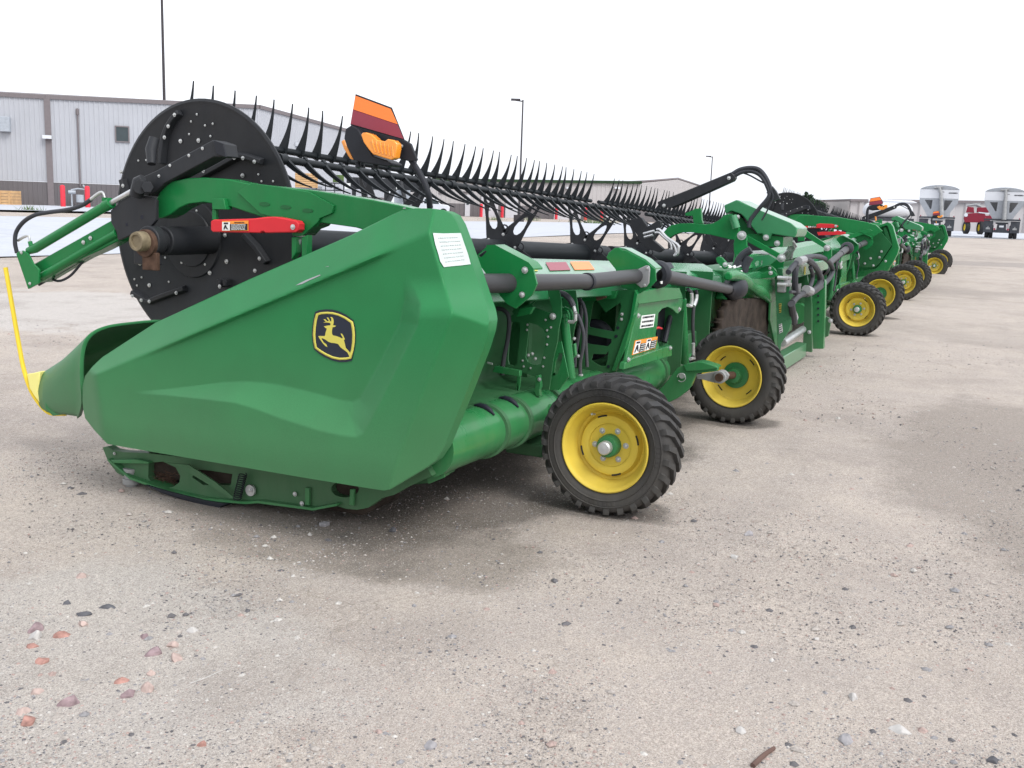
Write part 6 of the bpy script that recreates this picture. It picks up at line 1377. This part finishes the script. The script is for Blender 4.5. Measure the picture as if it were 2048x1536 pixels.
for k in range(26): b.obox(Q(rr.uniform(-.6, .6), rr.choice((.5, .9, 1.3, 1.7)), rr.uniform(.1, .8)), r*rr.uniform(.05, .16), f*.1, V((0, 0, rr.uniform(.05, .14))))
b.build('stored_parts', 'grey_tank', root)
b = MB(); b.obox(Q(.45, 2.25, .4), r*.3, f*.3, V((0, 0, .2))); b.build('yellow_green_bin', 'weed', root)
def implement(px, label, w, seed):
    P, r, f = frame_at(px, 446); root = thing('black_implement', P, label, 'farm implement', 'black implements parked behind the reel'); rr = random.Random(seed)
    Q = lambda x, z, y=0: P+r*x+f*y+V((0, 0, z))
    b = MB(); b.obox(Q(0, 1.9), r*w, f*.18, V((0, 0, .28))); b.obox(Q(-w*.7, 1.1), r*.1, f*.12, V((0, 0, 1.0))); b.obox(Q(w*.62, 1.1), r*.12, f*.12, V((0, 0, 1.0))); b.tube([Q(-w*.5, 2.1, -.3), Q(-w*.15, 1.0, -.8), Q(0, .3, -.9)], .11, 8); b.tube([Q(w*.95, 1.7, -.2), Q(w*.55, .7, -.6), Q(w*.3, .1, -.9)], .12, 8)
    b.build('frame', 'black_paint', root, bevel=.02)
    b = MB(); b.obox(Q(0, .75), r*w*.9, f*.05, V((0, 0, .05))); b.cyl(Q(-w*.8, .5), Q(w*.8, .5), .25, 14); b.build('roller', 'truck_dark', root)
    b = MB(); b.obox(Q(0, .92, -.02), r*w*.42, f*.03, V((0, 0, .03))); b.build('light_strip', 'cast_grey', root)
    b = MB(); b.obox(Q(-w*.95, 1.75, -.22), r*.13, f*.02, V((0, 0, .13))); b.build('sign_plate', 'decal_white', root)
    return root, Q, r, f
implement(742, 'black steel implement with a white tag, under the orange warning sign', 1.2, 1)
_, Q, r, f = implement(815, 'smaller black implement with a pale grey panel, right of the sign post', .75, 2)
b = MB(); b.obox(Q(-.3, 1.2, -.3), r*.42, f*.03, V((0, 0, .5))); b.build('grey_panel', 'grey_tank', _)
P, r, f = frame_at(872, 434); P = P+f*14; P.z = .6; root = thing('pickup_truck', P, 'white pickup truck parked at the low shed beside the green corner', 'pickup truck')
Q = lambda x, z, y=0: P+r*x+f*y+V((0, 0, z))
b = MB(); b.prism([Q(x, z) for x, z in ((-2.8, .45), (1.35, .45), (1.4, .95), (1.2, 1.1), (.45, 1.18), (0, 1.75), (-1.3, 1.75), (-1.4, 1.2), (-2.8, 1.15))], f*1.8); b.build('body', 'white_metal', root, bevel=.06)
b = MB(); b.prism([Q(x, z, -.01) for x, z in ((.32, 1.18), (-.08, 1.66), (-1.2, 1.66), (-1.25, 1.2))], f*.03); b.build('side_window', 'glass_dark', root)
for x in (.75, -2.0): b = MB(); b.lathe([(-.1, .2), (-.12, .38), (.12, .38), (.12, .2)], Q(x, .38, .1), f, 20); t = b.build('tyre', 'rubber', root); b = MB(); b.lathe([(-.11, .22), (-.08, .0001)], Q(x, .38, .1), f, 16); b.build('rim', 'zinc', t)
